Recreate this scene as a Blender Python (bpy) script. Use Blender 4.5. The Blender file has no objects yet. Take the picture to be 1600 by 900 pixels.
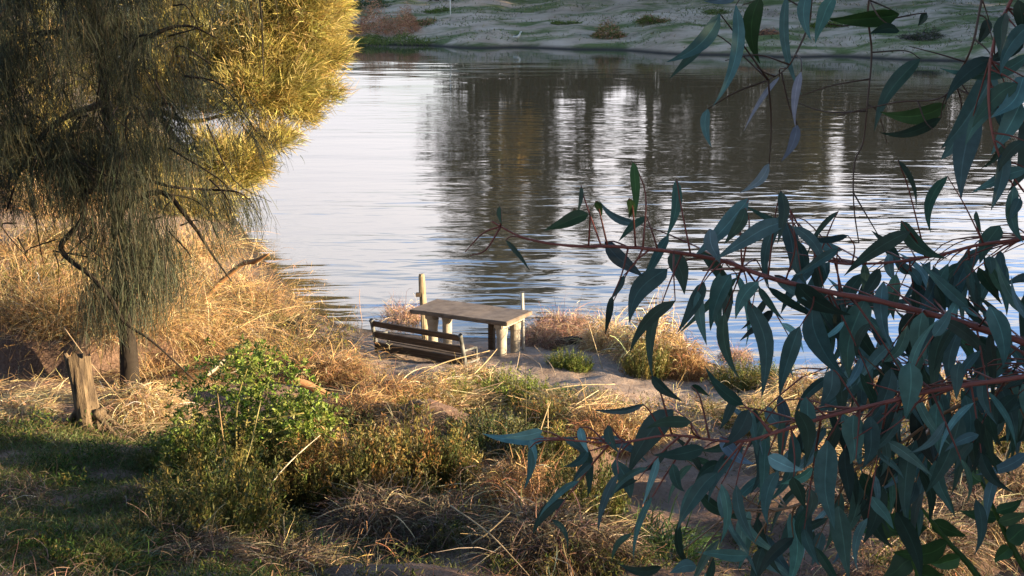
import bpy, bmesh, math, random
import numpy as np
from mathutils import Vector, Matrix, noise as mnoise

# ---------------------------------------------------------------- camera, sky, sun
SC = bpy.context.scene
COL = SC.collection
R = math.radians
F = 2300.0                       # focal length in pixels of the 1600x900 photo
PITCH = R(12.74)
CAM = Vector((0, 0, 7.05))
cam_d = bpy.data.cameras.new('camera')
cam = bpy.data.objects.new('camera', cam_d)
COL.objects.link(cam)
cam.location = CAM
cam.rotation_euler = (R(90) - PITCH, 0, 0)
cam_d.sensor_width = 36
cam_d.lens = 36 * F / 1600
cam_d.clip_start = .05
cam_d.clip_end = 6000
SC.camera = cam

SUN_AZ = Vector((1, -.34))       # towards the sun, on the ground
SUN_EL = R(10.5)
SUN_DIR = Vector((SUN_AZ.x, SUN_AZ.y, SUN_AZ.length * math.tan(SUN_EL))).normalized()
w = bpy.data.worlds.new('World')
SC.world = w
w.use_nodes = True
nt = w.node_tree
bg = nt.nodes['Background']
sky = nt.nodes.new('ShaderNodeTexSky')
sky.sky_type = 'NISHITA'
sky.sun_disc = False
sky.sun_elevation = SUN_EL
sky.sun_rotation = math.atan2(SUN_AZ.x, SUN_AZ.y)
sky.air_density = 1.0
sky.dust_density = 1.2
sky.ozone_density = 1.5
# thin high cloud over part of the sky
tc = nt.nodes.new('ShaderNodeTexCoord')
mp = nt.nodes.new('ShaderNodeMapping'); mp.inputs['Scale'].default_value = (1.2, 1.2, 4.5)
nz = nt.nodes.new('ShaderNodeTexNoise'); nz.inputs['Scale'].default_value = 2.2; nz.inputs['Detail'].default_value = 6
cr = nt.nodes.new('ShaderNodeValToRGB')
cr.color_ramp.elements[0].position = .40; cr.color_ramp.elements[1].position = .68
cr.color_ramp.elements[1].color = (.75, .75, .75, 1)
mx = nt.nodes.new('ShaderNodeMix'); mx.data_type = 'RGBA'
mx.inputs['B'].default_value = (12, 11, 11, 1)
L = nt.links.new
L(tc.outputs['Generated'], mp.inputs['Vector']); L(mp.outputs[0], nz.inputs['Vector'])
# pale evening cloud bank low over the far side of the river, thinning upward
sp = nt.nodes.new('ShaderNodeSeparateXYZ'); L(tc.outputs['Generated'], sp.inputs[0])
def rng_node(v, a, b):
    x = nt.nodes.new('ShaderNodeMapRange'); x.interpolation_type = 'SMOOTHSTEP'
    x.inputs['From Min'].default_value = a; x.inputs['From Max'].default_value = b; L(v, x.inputs['Value']); return x.outputs[0]
def mth(op, a, b):
    x = nt.nodes.new('ShaderNodeMath'); x.operation = op; x.use_clamp = True
    for i_, q in enumerate((a, b)):
        if isinstance(q, (int, float)): x.inputs[i_].default_value = q
        else: L(q, x.inputs[i_])
    return x.outputs[0]
zx = nt.nodes.new('ShaderNodeMath'); zx.operation = 'MULTIPLY_ADD'; zx.inputs[1].default_value = .16
L(sp.outputs['X'], zx.inputs[0]); L(sp.outputs['Z'], zx.inputs[2])
bank = mth('MULTIPLY', rng_node(zx.outputs[0], .60, .42), rng_node(sp.outputs['Y'], .2, .8))
cb = nt.nodes.new('ShaderNodeValToRGB'); L(zx.outputs[0], cb.inputs[0])
cb.color_ramp.elements[0].position = .05; cb.color_ramp.elements[0].color = (4.6, 4.5, 4.8, 1)
cb.color_ramp.elements[1].position = .205; cb.color_ramp.elements[1].color = (9.2, 8.7, 8.8, 1)
for p_, c_ in ((.245, (7.9, 8.2, 9.2)), (.295, (3.4, 6.5, 12.4)), (.5, (1.6, 3.2, 6.0))):
    cb.color_ramp.elements.new(p_).color = (*c_, 1)
L(cb.outputs[0], mx.inputs['B'])
wisp = mth('MULTIPLY', cr.outputs[0], .35)
L(nz.outputs['Fac'], cr.inputs[0]); L(mth('ADD', mth('MULTIPLY', bank, rng_node(nz.outputs['Fac'], .12, .56)), wisp), mx.inputs['Factor'])
L(sky.outputs[0], mx.inputs['A']); L(mx.outputs['Result'], bg.inputs['Color'])
bg.inputs['Strength'].default_value = .076

sl = bpy.data.lights.new('sun', 'SUN')
sl.energy = 5.0
sl.angle = R(.5)
sl.color = (1.0, .77, .48)
so = bpy.data.objects.new('sun', sl)
COL.objects.link(so)
so.rotation_euler = (-SUN_DIR).to_track_quat('-Z', 'Y').to_euler()
so.location = (40, -6, 20)

SC.view_settings.view_transform = 'Standard'
SC.view_settings.look = 'None'
SC.view_settings.gamma = 1
SC.view_settings.use_curve_mapping = False
SC.view_settings.exposure = 1.95

# ---------------------------------------------------------------- helpers
def rng(seed): return np.random.default_rng(seed)

def ray(px, py):
    x, y = (px - 800) / F, -(py - 450) / F
    c, s = math.cos(PITCH), math.sin(PITCH)
    return Vector((x, c + y * s, -s + y * c))

def at(px, py, depth):
    """point on the pixel's ray whose distance along the optical axis is depth"""
    return CAM + ray(px, py) * depth

def on_plane(px, py, z):
    d = ray(px, py)
    return CAM + d * ((z - CAM.z) / d.z)

SHORE = np.array([(-400, 330), (-120, 215), (-60, 158), (-30, 112), (-17, 70), (-10, 48), (-6, 34.7), (-4.2, 29.4), (-3.3, 27.8), (-1.5, 27.0),
                  (.4, 26.9), (2.4, 26.6), (4, 24.6), (8.3, 23.0), (14, 21), (30, 18), (120, 8), (500, -60)], float)
def shore_y(x): return np.interp(x, SHORE[:, 0], SHORE[:, 1])
def shore_dist(x, y):
    """signed distance to the near shoreline, positive on land"""
    x = np.asarray(x, float); y = np.asarray(y, float)
    best = np.full(x.shape, 1e9)
    for (ax, ay), (bx, by) in zip(SHORE[:-1], SHORE[1:]):
        dx, dy = bx - ax, by - ay
        t = np.clip(((x - ax) * dx + (y - ay) * dy) / (dx * dx + dy * dy), 0, 1)
        best = np.minimum(best, np.hypot(x - ax - t * dx, y - ay - t * dy))
    return np.where(y < shore_y(x), best, -best)
def far_y(x):
    x = np.asarray(x, float)
    return np.where(x < 40, 116 - .5 * x, 96 - .1 * (x - 40)) + 1.2 * np.sin(x * .31) + .7 * np.sin(x * .83 + 1)
_ns = rng(5)
_W = [(_ns.uniform(.25, 1.6), _ns.uniform(0, 6.28), _ns.uniform(0, 6.28)) for _ in range(14)]
def bumps(x, y):
    z = 0
    for k, a, p in _W:
        z = z + np.sin((x * math.cos(a) + y * math.sin(a)) * k * 2.2 + p) / (1.2 + k * 1.5)
    return z / 5
HOLLOWS = [(-.8, 17.4, .75, -.42), (-2.0, 18.3, .6, -.32), (.15, 16.5, .7, -.40), (1.3, 16.2, .8, -.3), (-2.6, 15.6, .7, .30), (-1.9, 14.8, .6, -.3), (.2, 17.7, .5, .28), (-1.0, 16.3, .6, .28), (.9, 17.0, .5, .26), (-1.1, 18.9, .5, .25), (-3.0, 19.6, .8, .25)]
def gz(x, y):
    x = np.asarray(x, float); y = np.asarray(y, float)
    d = shore_dist(x, y)
    near = np.interp(d, [-30, -6, -1.5, 0, 1, 3, 8, 12, 15, 18, 22, 27, 60, 400],
                     [-3, -1.6, -.5, 0, .2, .44, .95, 1.4, 1.95, 2.9, 4.4, 5.4, 6.8, 9])
    near = near + np.clip(d / 6, 0, 1) * bumps(x, y) * .30 * np.clip((40 - d) / 20, 0, 1)
    hum = np.sin(x * 2.3 + 1.3 * np.sin(y * 1.1)) * np.sin(y * 1.9 + 1.1 * np.sin(x * 1.3 + 2)) 
    near = near + np.clip(d / 5 - .5, 0, 1) * np.clip((20 - d) / 5, 0, 1) * np.where(hum > 0, hum, hum * .9) * .15 * np.clip((x + 6) / 3, .25, 1)
    for hx, hy, hr, hz in HOLLOWS: near = near + hz * np.exp(-((x - hx) ** 2 + (y - hy) ** 2) / (hr * hr))
    edge = 21.35 + .25 * np.sin(x * 2.1) + .1 * np.sin(x * 5.3)
    near = near + .62 * np.clip((y - edge) / .18, 0, 1) * np.clip((27.5 - y) / 4, 0, 1) * np.clip((-4.9 - x) / .6, 0, 1) * np.clip((x + 16) / 3, 0, 1) * np.clip(d / 3, 0, 1)
    e = (y - far_y(x)) * .92
    far = np.interp(e, [-30, -6, -.8, 0, .8, 5, 20, 40, 60, 200, 2500],
                    [-3, -1.6, -.2, 0, .35, 1.1, 2.7, 5.0, 5.9, 7, 12])
    far = far + np.clip(e / 6, 0, 1) * np.clip(1.6 - e / 60, .3, 1) * (bumps(x * .33, y * .33) * .4 + bumps(x * 1.1, y * 1.1) * .22)
    return np.maximum(near, far)
def gp(x, y): return Vector((x, y, float(gz(x, y))))

def ground(px, py):
    """where the pixel's ray meets the ground"""
    d = ray(px, py)
    t = np.arange(6, 190, .04)
    X, Y, Z = CAM.x + d.x * t, CAM.y + d.y * t, CAM.z + d.z * t
    hit = np.nonzero(Z <= np.maximum(gz(X, Y), 0))[0]
    i = hit[0] if len(hit) else len(t) - 1
    return Vector((X[i], Y[i], float(gz(X[i], Y[i]))))

def tag(o, label=None, cat=None, group=None, kind=None):
    if label: o['label'] = label
    if cat: o['category'] = cat
    if group: o['group'] = group
    if kind: o['kind'] = kind
    return o
def empty(name, loc, label=None, cat=None, group=None, rz=0):
    o = bpy.data.objects.new(name, None)
    COL.objects.link(o)
    o.location = loc; o.rotation_euler = (0, 0, rz); o.empty_display_size = .2
    return tag(o, label, cat, group)

class MB:
    """collects vertices, quads and one colour per vertex for ONE mesh object"""
    def __init__(s): s.v, s.f, s.c, s.n = [], [], [], 0
    def add(s, v, f, c):
        v = np.asarray(v, float).reshape(-1, 3); f = np.asarray(f, int).reshape(-1, 4)
        c = np.asarray(c, float)
        if c.ndim == 1: c = np.tile(c, (len(v), 1))
        s.v.append(v); s.f.append(f + s.n); s.c.append(c[:, :3]); s.n += len(v)
    def mesh(s, name, mat, smooth=True):
        v = np.concatenate(s.v); f = np.concatenate(s.f); c = np.concatenate(s.c)
        me = bpy.data.meshes.new(name)
        me.vertices.add(len(v)); me.vertices.foreach_set('co', v.ravel())
        me.loops.add(f.size); me.loops.foreach_set('vertex_index', f.ravel().astype(np.int32))
        me.polygons.add(len(f))
        me.polygons.foreach_set('loop_start', np.arange(0, f.size, 4, dtype=np.int32))
        me.polygons.foreach_set('loop_total', np.full(len(f), 4, dtype=np.int32))
        me.polygons.foreach_set('use_smooth', np.full(len(f), smooth))
        me.update(calc_edges=True)
        a = me.color_attributes.new('tint', 'FLOAT_COLOR', 'POINT')
        a.data.foreach_set('color', np.concatenate([c, np.ones((len(c), 1))], 1).astype(np.float32).ravel())
        me.materials.append(mat)
        return me
    def build(s, name, mat, parent=None, loc=None, smooth=True):
        o = bpy.data.objects.new(name, s.mesh(name, mat, smooth))
        COL.objects.link(o)
        if parent is not None: o.parent = parent
        if loc is not None: o.location = loc
        return o
    def shift(s, p):
        s.v = [v - np.array(p) for v in s.v]; return s

def unit(a): return a / np.maximum(np.linalg.norm(a, axis=-1, keepdims=True), 1e-9)
def ribbons(mb, P, D, Ln, W, col, r, n=4, droop=0.0, wob=.12, prof=None, face=None):
    """N thin curved blades: start P, direction D, length Ln, width W; droop bends them down"""
    P = np.asarray(P, float); N = len(P)
    D = unit(np.asarray(D, float)); Ln = np.broadcast_to(Ln, (N,)).astype(float); W = np.broadcast_to(W, (N,)).astype(float)
    droop = np.broadcast_to(droop, (N,)).astype(float)
    if prof is None: prof = np.linspace(1, .25, n + 1)
    prof = np.asarray(prof, float)
    pts = [P]; dirs = [D]; p, d = P, D
    for k in range(n):
        d = unit(d + np.c_[np.zeros(N), np.zeros(N), -droop / n] + r.normal(0, wob, (N, 3)) / math.sqrt(n) * 1.2)
        p = p + d * (Ln / n)[:, None]
        pts.append(p); dirs.append(d)
    up = r.normal(0, 1, (N, 3)) if face is None else np.asarray(face, float)
    vs = np.empty((N, n + 1, 2, 3))
    for k in range(n + 1):
        s = unit(np.cross(dirs[k], up)) * (W * prof[k] * .5)[:, None]
        vs[:, k, 0] = pts[k] - s; vs[:, k, 1] = pts[k] + s
    base = (np.arange(N) * (n + 1) * 2)[:, None]
    k = np.arange(n)[None, :] * 2
    f = np.stack([base + k, base + k + 1, base + k + 3, base + k + 2], -1).reshape(-1, 4)
    c = np.repeat(np.asarray(col, float).reshape(N, 3), (n + 1) * 2, axis=0)
    mb.add(vs, f, c)
    return p

def tube(mb, pts, rad, col, sides=7, r=None, knobs=0.0):
    pts = [Vector(p) for p in pts]; m = len(pts)
    rad = np.broadcast_to(rad, (m,)) if np.ndim(rad) == 0 else np.interp(np.linspace(0, 1, m), np.linspace(0, 1, len(rad)), rad)
    vs = []; up = Vector((.31, .2, .93))
    for i, p in enumerate(pts):
        d = (pts[min(i + 1, m - 1)] - pts[max(i - 1, 0)])
        d = d.normalized() if d.length > 1e-8 else Vector((0, 0, 1))
        if abs(d.dot(up)) > .95: up = Vector((1, 0, .1)).normalized()
        a = d.cross(up).normalized(); b = d.cross(a)
        for k in range(sides):
            t = 2 * math.pi * k / sides
            rr = rad[i] * (1 + (knobs * r.normal() if r is not None else 0))
            vs.append(p + a * (math.cos(t) * rr) + b * (math.sin(t) * rr))
    # closing rings
    vs0, vs1 = [pts[0].copy() for _ in range(sides)], [pts[-1].copy() for _ in range(sides)]
    for k in range(sides):
        vs0[k] = pts[0] + (vs[k] - pts[0]) * .05; vs1[k] = pts[-1] + (vs[(m - 1) * sides + k] - pts[-1]) * .05
    vs = vs0 + vs + vs1; m += 2
    f = []
    for i in range(m - 1):
        for k in range(sides):
            k2 = (k + 1) % sides
            f.append((i * sides + k, i * sides + k2, (i + 1) * sides + k2, (i + 1) * sides + k))
    mb.add([tuple(v) for v in vs], f, col)

def smooth_path(pts, n=6):
    """Catmull-Rom through the points"""
    P = [Vector(p) for p in pts]; P = [P[0] * 2 - P[1]] + P + [P[-1] * 2 - P[-2]]
    out = []
    for i in range(1, len(P) - 2):
        for k in range(n):
            t = k / n
            out.append(.5 * ((2 * P[i]) + (P[i + 1] - P[i - 1]) * t + (2 * P[i - 1] - 5 * P[i] + 4 * P[i + 1] - P[i + 2]) * t * t
                             + (3 * P[i] - P[i - 1] - 3 * P[i + 1] + P[i + 2]) * t ** 3))
    out.append(P[-2]); return out

def pal(r, N, cols, wts=None, jit=.25):
    cols = np.asarray(cols, float)
    wts = None if wts is None else np.asarray(wts, float) / np.sum(wts)
    c = cols[r.choice(len(cols), N, p=wts)]
    return np.clip(c * np.exp(r.normal(0, jit, (N, 1))) * np.exp(r.normal(0, jit * .25, (N, 3))), .004, .8)

# ---------------------------------------------------------------- materials
def new_mat(name):
    m = bpy.data.materials.new(name); m.use_nodes = True
    return m, m.node_tree, m.node_tree.nodes['Principled BSDF']
def foliage_mat(name, rough=.6, spec=.25, transl=.25, vary=.35, nscale=7):
    """colour from the blades' own tint, a little light passing through"""
    m, t, p = new_mat(name)
    at_ = t.nodes.new('ShaderNodeAttribute'); at_.attribute_name = 'tint'
    nz = t.nodes.new('ShaderNodeTexNoise'); nz.inputs['Scale'].default_value = nscale; nz.inputs['Detail'].default_value = 5
    g = t.nodes.new('ShaderNodeNewGeometry')
    mr = t.nodes.new('ShaderNodeMapRange'); mr.inputs['To Min'].default_value = 1 - vary; mr.inputs['To Max'].default_value = 1 + vary
    ml = t.nodes.new('ShaderNodeMix'); ml.data_type = 'RGBA'; ml.blend_type = 'MULTIPLY'; ml.inputs['Factor'].default_value = 1
    L = t.links.new
    L(g.outputs['Position'], nz.inputs['Vector']); L(nz.outputs['Fac'], mr.inputs['Value'])
    L(at_.outputs['Color'], ml.inputs['A']); L(mr.outputs[0], ml.inputs['B'])
    L(ml.outputs['Result'], p.inputs['Base Color'])
    p.inputs['Roughness'].default_value = rough
    p.inputs['Specular IOR Level'].default_value = spec
    if transl:
        tr = t.nodes.new('ShaderNodeBsdfTranslucent'); mixs = t.nodes.new('ShaderNodeMixShader')
        mixs.inputs[0].default_value = transl
        L(ml.outputs['Result'], tr.inputs['Color']); L(p.outputs[0], mixs.inputs[1]); L(tr.outputs[0], mixs.inputs[2])
        L(mixs.outputs[0], t.nodes['Material Output'].inputs['Surface'])
    return m
def rough_mat(name, c1, c2, scale=(8, 8, 8), rough=.85, bump=.3, bdist=.01, detail=8, c3=None, spec=.25):
    """two or three colours mixed by noise in object space, with bump"""
    m, t, p = new_mat(name)
    L = t.links.new
    tc = t.nodes.new('ShaderNodeTexCoord'); mp = t.nodes.new('ShaderNodeMapping'); mp.inputs['Scale'].default_value = scale
    nz = t.nodes.new('ShaderNodeTexNoise'); nz.inputs['Scale'].default_value = 1; nz.inputs['Detail'].default_value = detail
    nz.inputs['Roughness'].default_value = .65
    cr = t.nodes.new('ShaderNodeValToRGB')
    cr.color_ramp.elements[0].color = (*c1, 1); cr.color_ramp.elements[1].color = (*c2, 1)
    cr.color_ramp.elements[0].position = .35; cr.color_ramp.elements[1].position = .65
    if c3 is not None:
        e = cr.color_ramp.elements.new(.78); e.color = (*c3, 1)
    bp = t.nodes.new('ShaderNodeBump'); bp.inputs['Strength'].default_value = bump; bp.inputs['Distance'].default_value = bdist
    L(tc.outputs['Object'], mp.inputs['Vector']); L(mp.outputs[0], nz.inputs['Vector']); L(nz.outputs['Fac'], cr.inputs[0])
    L(cr.outputs[0], p.inputs['Base Color']); L(nz.outputs['Fac'], bp.inputs['Height']); L(bp.outputs[0], p.inputs['Normal'])
    p.inputs['Roughness'].default_value = rough; p.inputs['Specular IOR Level'].default_value = spec
    return m

M = {}
M['dry'] = foliage_mat('dry_grass', .75, .15, .22)
M['green'] = foliage_mat('green_leaf', .5, .3, .28)
M['needle'] = foliage_mat('needle_foliage', .65, .2, .25)
M['gum_leaf'] = foliage_mat('gum_leaf', .5, .35, .08, .45, 55)
M['bark'] = foliage_mat('bark', .9, .15, 0, .5)
M['twig_red'] = foliage_mat('red_twig', .55, .3, 0, .4)
M['timber'] = rough_mat('weathered_timber', (.045, .032, .024), (.12, .09, .065), (3, 40, 40), .8, .5, .004)
M['top'] = rough_mat('tabletop_concrete', (.13, .10, .08), (.24, .19, .15), (5, 5, 5), .85, .4, .006, c3=(.14, .10, .08))
M['concrete'] = rough_mat('leg_concrete', (.30, .26, .21), (.46, .41, .34), (9, 9, 9), .85, .4, .005, c3=(.2, .17, .14))
M['iron'] = rough_mat('painted_iron', (.025, .027, .025), (.20, .205, .20), (7, 7, 9), .6, .2, .003)
M['post'] = rough_mat('post_wood', (.20, .16, .105), (.38, .31, .21), (30, 30, 4), .85, .6, .008)
M['pole'] = rough_mat('pole_metal', (.28, .27, .25), (.45, .43, .39), (20, 20, 4), .55, .2, .002)
M['stump'] = rough_mat('stump_wood', (.05, .036, .027), (.20, .145, .09), (18, 18, 3.2), .9, 1.0, .05, c3=(.14, .10, .07))
M['white'] = rough_mat('white_paint', (.7, .7, .68), (.8, .8, .78), (5, 5, 5), .5, .1, .002)

# ---------------------------------------------------------------- ground
def axis(*segs):
    out = [segs[0][0]]
    for a, b, n in segs: out += list(np.linspace(a, b, n + 1)[1:])
    return np.array(out)
gx = axis((-2500, -200, 14), (-200, -40, 32), (-40, -12, 70), (-12, 12, 240), (12, 60, 90), (60, 200, 28), (200, 2500, 14))
gy = axis((-300, -10, 12), (-10, 8, 30), (8, 32, 240), (32, 95, 70), (95, 160, 130), (160, 260, 30), (260, 4000, 16))
X, Y = np.meshgrid(gx, gy)
Z = gz(X, Y)
fine = np.array([[mnoise.fractal(Vector((x * 2.3, y * 2.3, 0)), .8, 2.0, 5) if (-14 < x < 14 and 8 < y < 34) else 0 for x in gx] for y in gy])
Z = Z + fine * .055 * (Z > .05)
mb = MB()
nx, ny = len(gx), len(gy)
i, j = np.meshgrid(np.arange(nx - 1), np.arange(ny - 1))
k = j * nx + i
mb.add(np.stack([X, Y, Z], -1), np.stack([k, k + 1, k + nx + 1, k + nx], -1), (.3, .2, .15))
m, t, p = new_mat('earth')
L = t.links.new
g = t.nodes.new('ShaderNodeNewGeometry')
sep = t.nodes.new('ShaderNodeSeparateXYZ'); L(g.outputs['Position'], sep.inputs[0])
def nnoise(scale, detail=6, rough=.6):
    n = t.nodes.new('ShaderNodeTexNoise'); n.inputs['Scale'].default_value = scale; n.inputs['Detail'].default_value = detail
    n.inputs['Roughness'].default_value = rough; L(g.outputs['Position'], n.inputs['Vector']); return n.outputs['Fac']
def ramp(fac, *stops):
    c = t.nodes.new('ShaderNodeValToRGB')
    while len(c.color_ramp.elements) < len(stops): c.color_ramp.elements.new(.5)
    for e, (pos, col) in zip(c.color_ramp.elements, stops): e.position = pos; e.color = (*col, 1)
    L(fac, c.inputs[0]); return c.outputs[0]
def mixc(fac, a, b):
    x = t.nodes.new('ShaderNodeMix'); x.data_type = 'RGBA'
    L(fac, x.inputs['Factor']); L(a, x.inputs['A']); L(b, x.inputs['B']); return x.outputs['Result']
def rangev(v, a, b):
    x = t.nodes.new('ShaderNodeMapRange'); x.inputs['From Min'].default_value = a; x.inputs['From Max'].default_value = b
    L(v, x.inputs['Value']); return x.outputs[0]
near_c = ramp(nnoise(.9, 9, .7), (.3, (.075, .042, .032)), (.5, (.155, .090, .068)), (.72, (.26, .175, .14)))
spk = ramp(nnoise(28, 3, .7), (.35, (.07, .05, .035)), (.6, (.26, .19, .14)))
mm = t.nodes.new('ShaderNodeMix'); mm.data_type = 'RGBA'; mm.inputs['Factor'].default_value = .35
L(near_c, mm.inputs['A']); L(spk, mm.inputs['B'])
sand = ramp(nnoise(.22, 8, .7), (.3, (.27, .195, .145)), (.5, (.46, .355, .27)), (.7, (.58, .465, .37)))
grs = ramp(nnoise(.9, 7, .7), (.3, (.07, .095, .03)), (.7, (.17, .20, .075)))
gmask = t.nodes.new('ShaderNodeMath'); gmask.operation = 'MULTIPLY'
sm = t.nodes.new('ShaderNodeMapping'); sm.inputs['Scale'].default_value = (.10, .22, .2)
L(g.outputs['Position'], sm.inputs[0])
gn = t.nodes.new('ShaderNodeTexNoise'); gn.inputs['Scale'].default_value = 1.3; gn.inputs['Detail'].default_value = 8; gn.inputs['Roughness'].default_value = .7
L(sm.outputs[0], gn.inputs['Vector'])
far_c = mixc(rangev(gn.outputs['Fac'], .46, .58), sand, grs)
shore_c = ramp(nnoise(3, 8, .7), (.3, (.22, .16, .125)), (.7, (.40, .315, .26)))
sz_ = rangev(sep.outputs['Z'], .95, .6)
nearmix = mixc(sz_, mm.outputs['Result'], shore_c)
c = mixc(rangev(sep.outputs['Y'], 70, 80), nearmix, far_c)
wet = rangev(sep.outputs['Z'], .28, .04)
dk = t.nodes.new('ShaderNodeRGB'); dk.outputs[0].default_value = (.05, .042, .035, 1)
L(mixc(wet, c, dk.outputs[0]), p.inputs['Base Color'])
p.inputs['Roughness'].default_value = .92; p.inputs['Specular IOR Level'].default_value = .15
b1 = t.nodes.new('ShaderNodeBump'); b1.inputs['Strength'].default_value = .8; b1.inputs['Distance'].default_value = .05
L(nnoise(9, 8, .7), b1.inputs['Height']); L(b1.outputs[0], p.inputs['Normal'])
M['earth'] = m
tag(mb.build('ground', m), 'bare brown earth of both river banks', 'ground', kind='structure')

# ---------------------------------------------------------------- river
wx = axis((-2500, -60, 6), (-60, 80, 14), (80, 2500, 6)); wy = axis((-200, 10, 4), (10, 200, 20), (200, 3000, 6))
X, Y = np.meshgrid(wx, wy); nx, ny = len(wx), len(wy)
i, j = np.meshgrid(np.arange(nx - 1), np.arange(ny - 1)); k = j * nx + i
mb = MB(); mb.add(np.stack([X, Y, X * 0], -1), np.stack([k, k + 1, k + nx + 1, k + nx], -1), (.02, .02, .02))
m, t, p = new_mat('river_water')
L = t.links.new
g = t.nodes.new('ShaderNodeNewGeometry')
def wave(sx, sy, detail, rz, dist=.4):
    mp = t.nodes.new('ShaderNodeMapping'); mp.inputs['Scale'].default_value = (sx, sy, 1); mp.inputs['Rotation'].default_value = (0, 0, R(rz))
    n = t.nodes.new('ShaderNodeTexNoise'); n.inputs['Scale'].default_value = 1; n.inputs['Detail'].default_value = detail
    n.inputs['Roughness'].default_value = .5; n.inputs['Distortion'].default_value = dist
    L(g.outputs['Position'], mp.inputs[0]); L(mp.outputs[0], n.inputs['Vector']); return n.outputs['Fac']
def mul(a, b):
    x = t.nodes.new('ShaderNodeMath'); x.operation = 'MULTIPLY'
    for i_, q in enumerate((a, b)):
        if isinstance(q, float): x.inputs[i_].default_value = q
        else: L(q, x.inputs[i_])
    return x.outputs[0]
def add(a, b):
    x = t.nodes.new('ShaderNodeMath'); x.operation = 'ADD'; L(a, x.inputs[0]); L(b, x.inputs[1]); return x.outputs[0]
patch = t.nodes.new('ShaderNodeMapRange'); patch.inputs['From Min'].default_value = .38; patch.inputs['From Max'].default_value = .62
patch.inputs['To Min'].default_value = .35; patch.inputs['To Max'].default_value = 1.3
L(wave(.05, .09, 2, 12), patch.inputs['Value'])
h = add(mul(wave(.42, 1.25, 2, 8), 1.0), mul(wave(1.5, 3.6, 1, -6), .14))
sy_ = t.nodes.new('ShaderNodeSeparateXYZ'); L(g.outputs['Position'], sy_.inputs[0])
calm = t.nodes.new('ShaderNodeMapRange'); calm.inputs['From Min'].default_value = 28; calm.inputs['From Max'].default_value = 85
calm.inputs['To Min'].default_value = 1.0; calm.inputs['To Max'].default_value = .16; L(sy_.outputs['Y'], calm.inputs['Value'])
bx = t.nodes.new('ShaderNodeMapRange'); bx.inputs['From Min'].default_value = 6; bx.inputs['From Max'].default_value = -4; L(sy_.outputs['X'], bx.inputs['Value'])
b1_ = t.nodes.new('ShaderNodeMapRange'); b1_.interpolation_type = 'SMOOTHSTEP'; b1_.inputs['From Min'].default_value = 74; b1_.inputs['From Max'].default_value = 88; L(sy_.outputs['Y'], b1_.inputs['Value'])
b2_ = t.nodes.new('ShaderNodeMapRange'); b2_.interpolation_type = 'SMOOTHSTEP'; b2_.inputs['From Min'].default_value = 104; b2_.inputs['From Max'].default_value = 96; L(sy_.outputs['Y'], b2_.inputs['Value'])
band = mul(mul(b1_.outputs[0], b2_.outputs[0]), bx.outputs[0])
h = add(h, mul(wave(.16, .5, 1, 14), mul(band, 9.0)))
h = add(mul(mul(h, patch.outputs[0]), calm.outputs[0]), mul(mul(wave(.12, .35, 1, 15), 1.4), calm.outputs[0]))
bp = t.nodes.new('ShaderNodeBump'); bp.inputs['Strength'].default_value = 1; bp.inputs['Distance'].default_value = .042
L(h, bp.inputs['Height']); L(bp.outputs[0], p.inputs['Normal'])
p.inputs['Base Color'].default_value = (.045, .045, .037, 1)
p.inputs['Roughness'].default_value = .04; p.inputs['IOR'].default_value = 1.333
tag(mb.build('river', m), 'calm rippled river reflecting trees and pale sky', 'water', kind='structure')

# ---------------------------------------------------------------- far bank
FARG = 'gum trees standing across the river'
def gum_tree(px, depth, h, rad, label, seed, leafcol, wts=None, low=.25, dens=1.0, clumps=26):
    low *= .25; clumps = int(clumps * 2.6); dens *= 3.0
    r = rng(seed)
    x = (px - 800) / F * depth; b = gp(x, depth)
    root = empty('gum_tree', b, label, 'tree', FARG)
    tr = MB(); top = Vector((r.normal(0, .6), r.normal(0, .6), h * .8))
    trunk = smooth_path([(0, 0, -.3), (r.normal(0, .3), r.normal(0, .3), h * .3), (r.normal(0, .5), r.normal(0, .5), h * .55), top], 5)
    tube(tr, trunk, [h * .022, h * .016, h * .010, .05], (.20, .16, .12), 8)
    fo = MB(); cen = []
    for q in range(clumps):
        a = r.uniform(0, 6.28); zz = h * r.uniform(low, 1.0); k = (zz / h - low) / (1 - low)
        rr = rad * r.uniform(.05, 1.0) ** .55 * (1 - .55 * k * k) * (.8 + .3 * min(1, k * 3))
        c = Vector((math.cos(a) * rr, math.sin(a) * rr, zz)); cen.append(c)
        s = trunk[min(len(trunk) - 1, int(len(trunk) * min(.95, zz / h * .8)))]
        tube(tr, smooth_path([s, (s + c) / 2 + Vector((0, 0, rad * .12)), c], 3), [h * .006, .04], (.17, .14, .11), 5)
    C = np.array([tuple(c) for c in cen])
    n = int(5200 * dens); ci = r.integers(0, len(C), n)
    size = rad * r.uniform(.16, .34, len(C))
    off = unit(r.normal(0, 1, (n, 3))) * (r.uniform(.1, 1, (n, 1)) ** .5) * size[ci][:, None] * np.array([1.25, 1.25, .8])
    d = r.normal(0, .6, (n, 3)) + np.array([0, 0, -.6])
    ribbons(fo, C[ci] + off, d, r.uniform(.35, .75, n), r.uniform(.12, .24, n), pal(r, n, leafcol, wts), r, 2, .2, prof=[.4, 1, .2])
    tr.build('trunk', M['bark'], root); fo.build('crown', M['green'], root)
    return root
OLIVE = [(.035, .042, .02), (.055, .06, .028), (.05, .045, .03)]
SUN_GOLD = [(.46, .29, .06), (.52, .32, .10), (.30, .24, .06)]  # sunlight's gold put into the leaf tint, since these crowns stand in shade
gum_tree(768, 152, 27.5, 5.9, 'tall dark gum leftmost of the trees mirrored in the river', 11, OLIVE, low=.16, clumps=36, dens=1.6)
gum_tree(848, 158, 23, 3.2, 'slim dark gum mirrored just right of the tallest reflection', 12, OLIVE, low=.12, clumps=26, dens=1.3)
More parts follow.
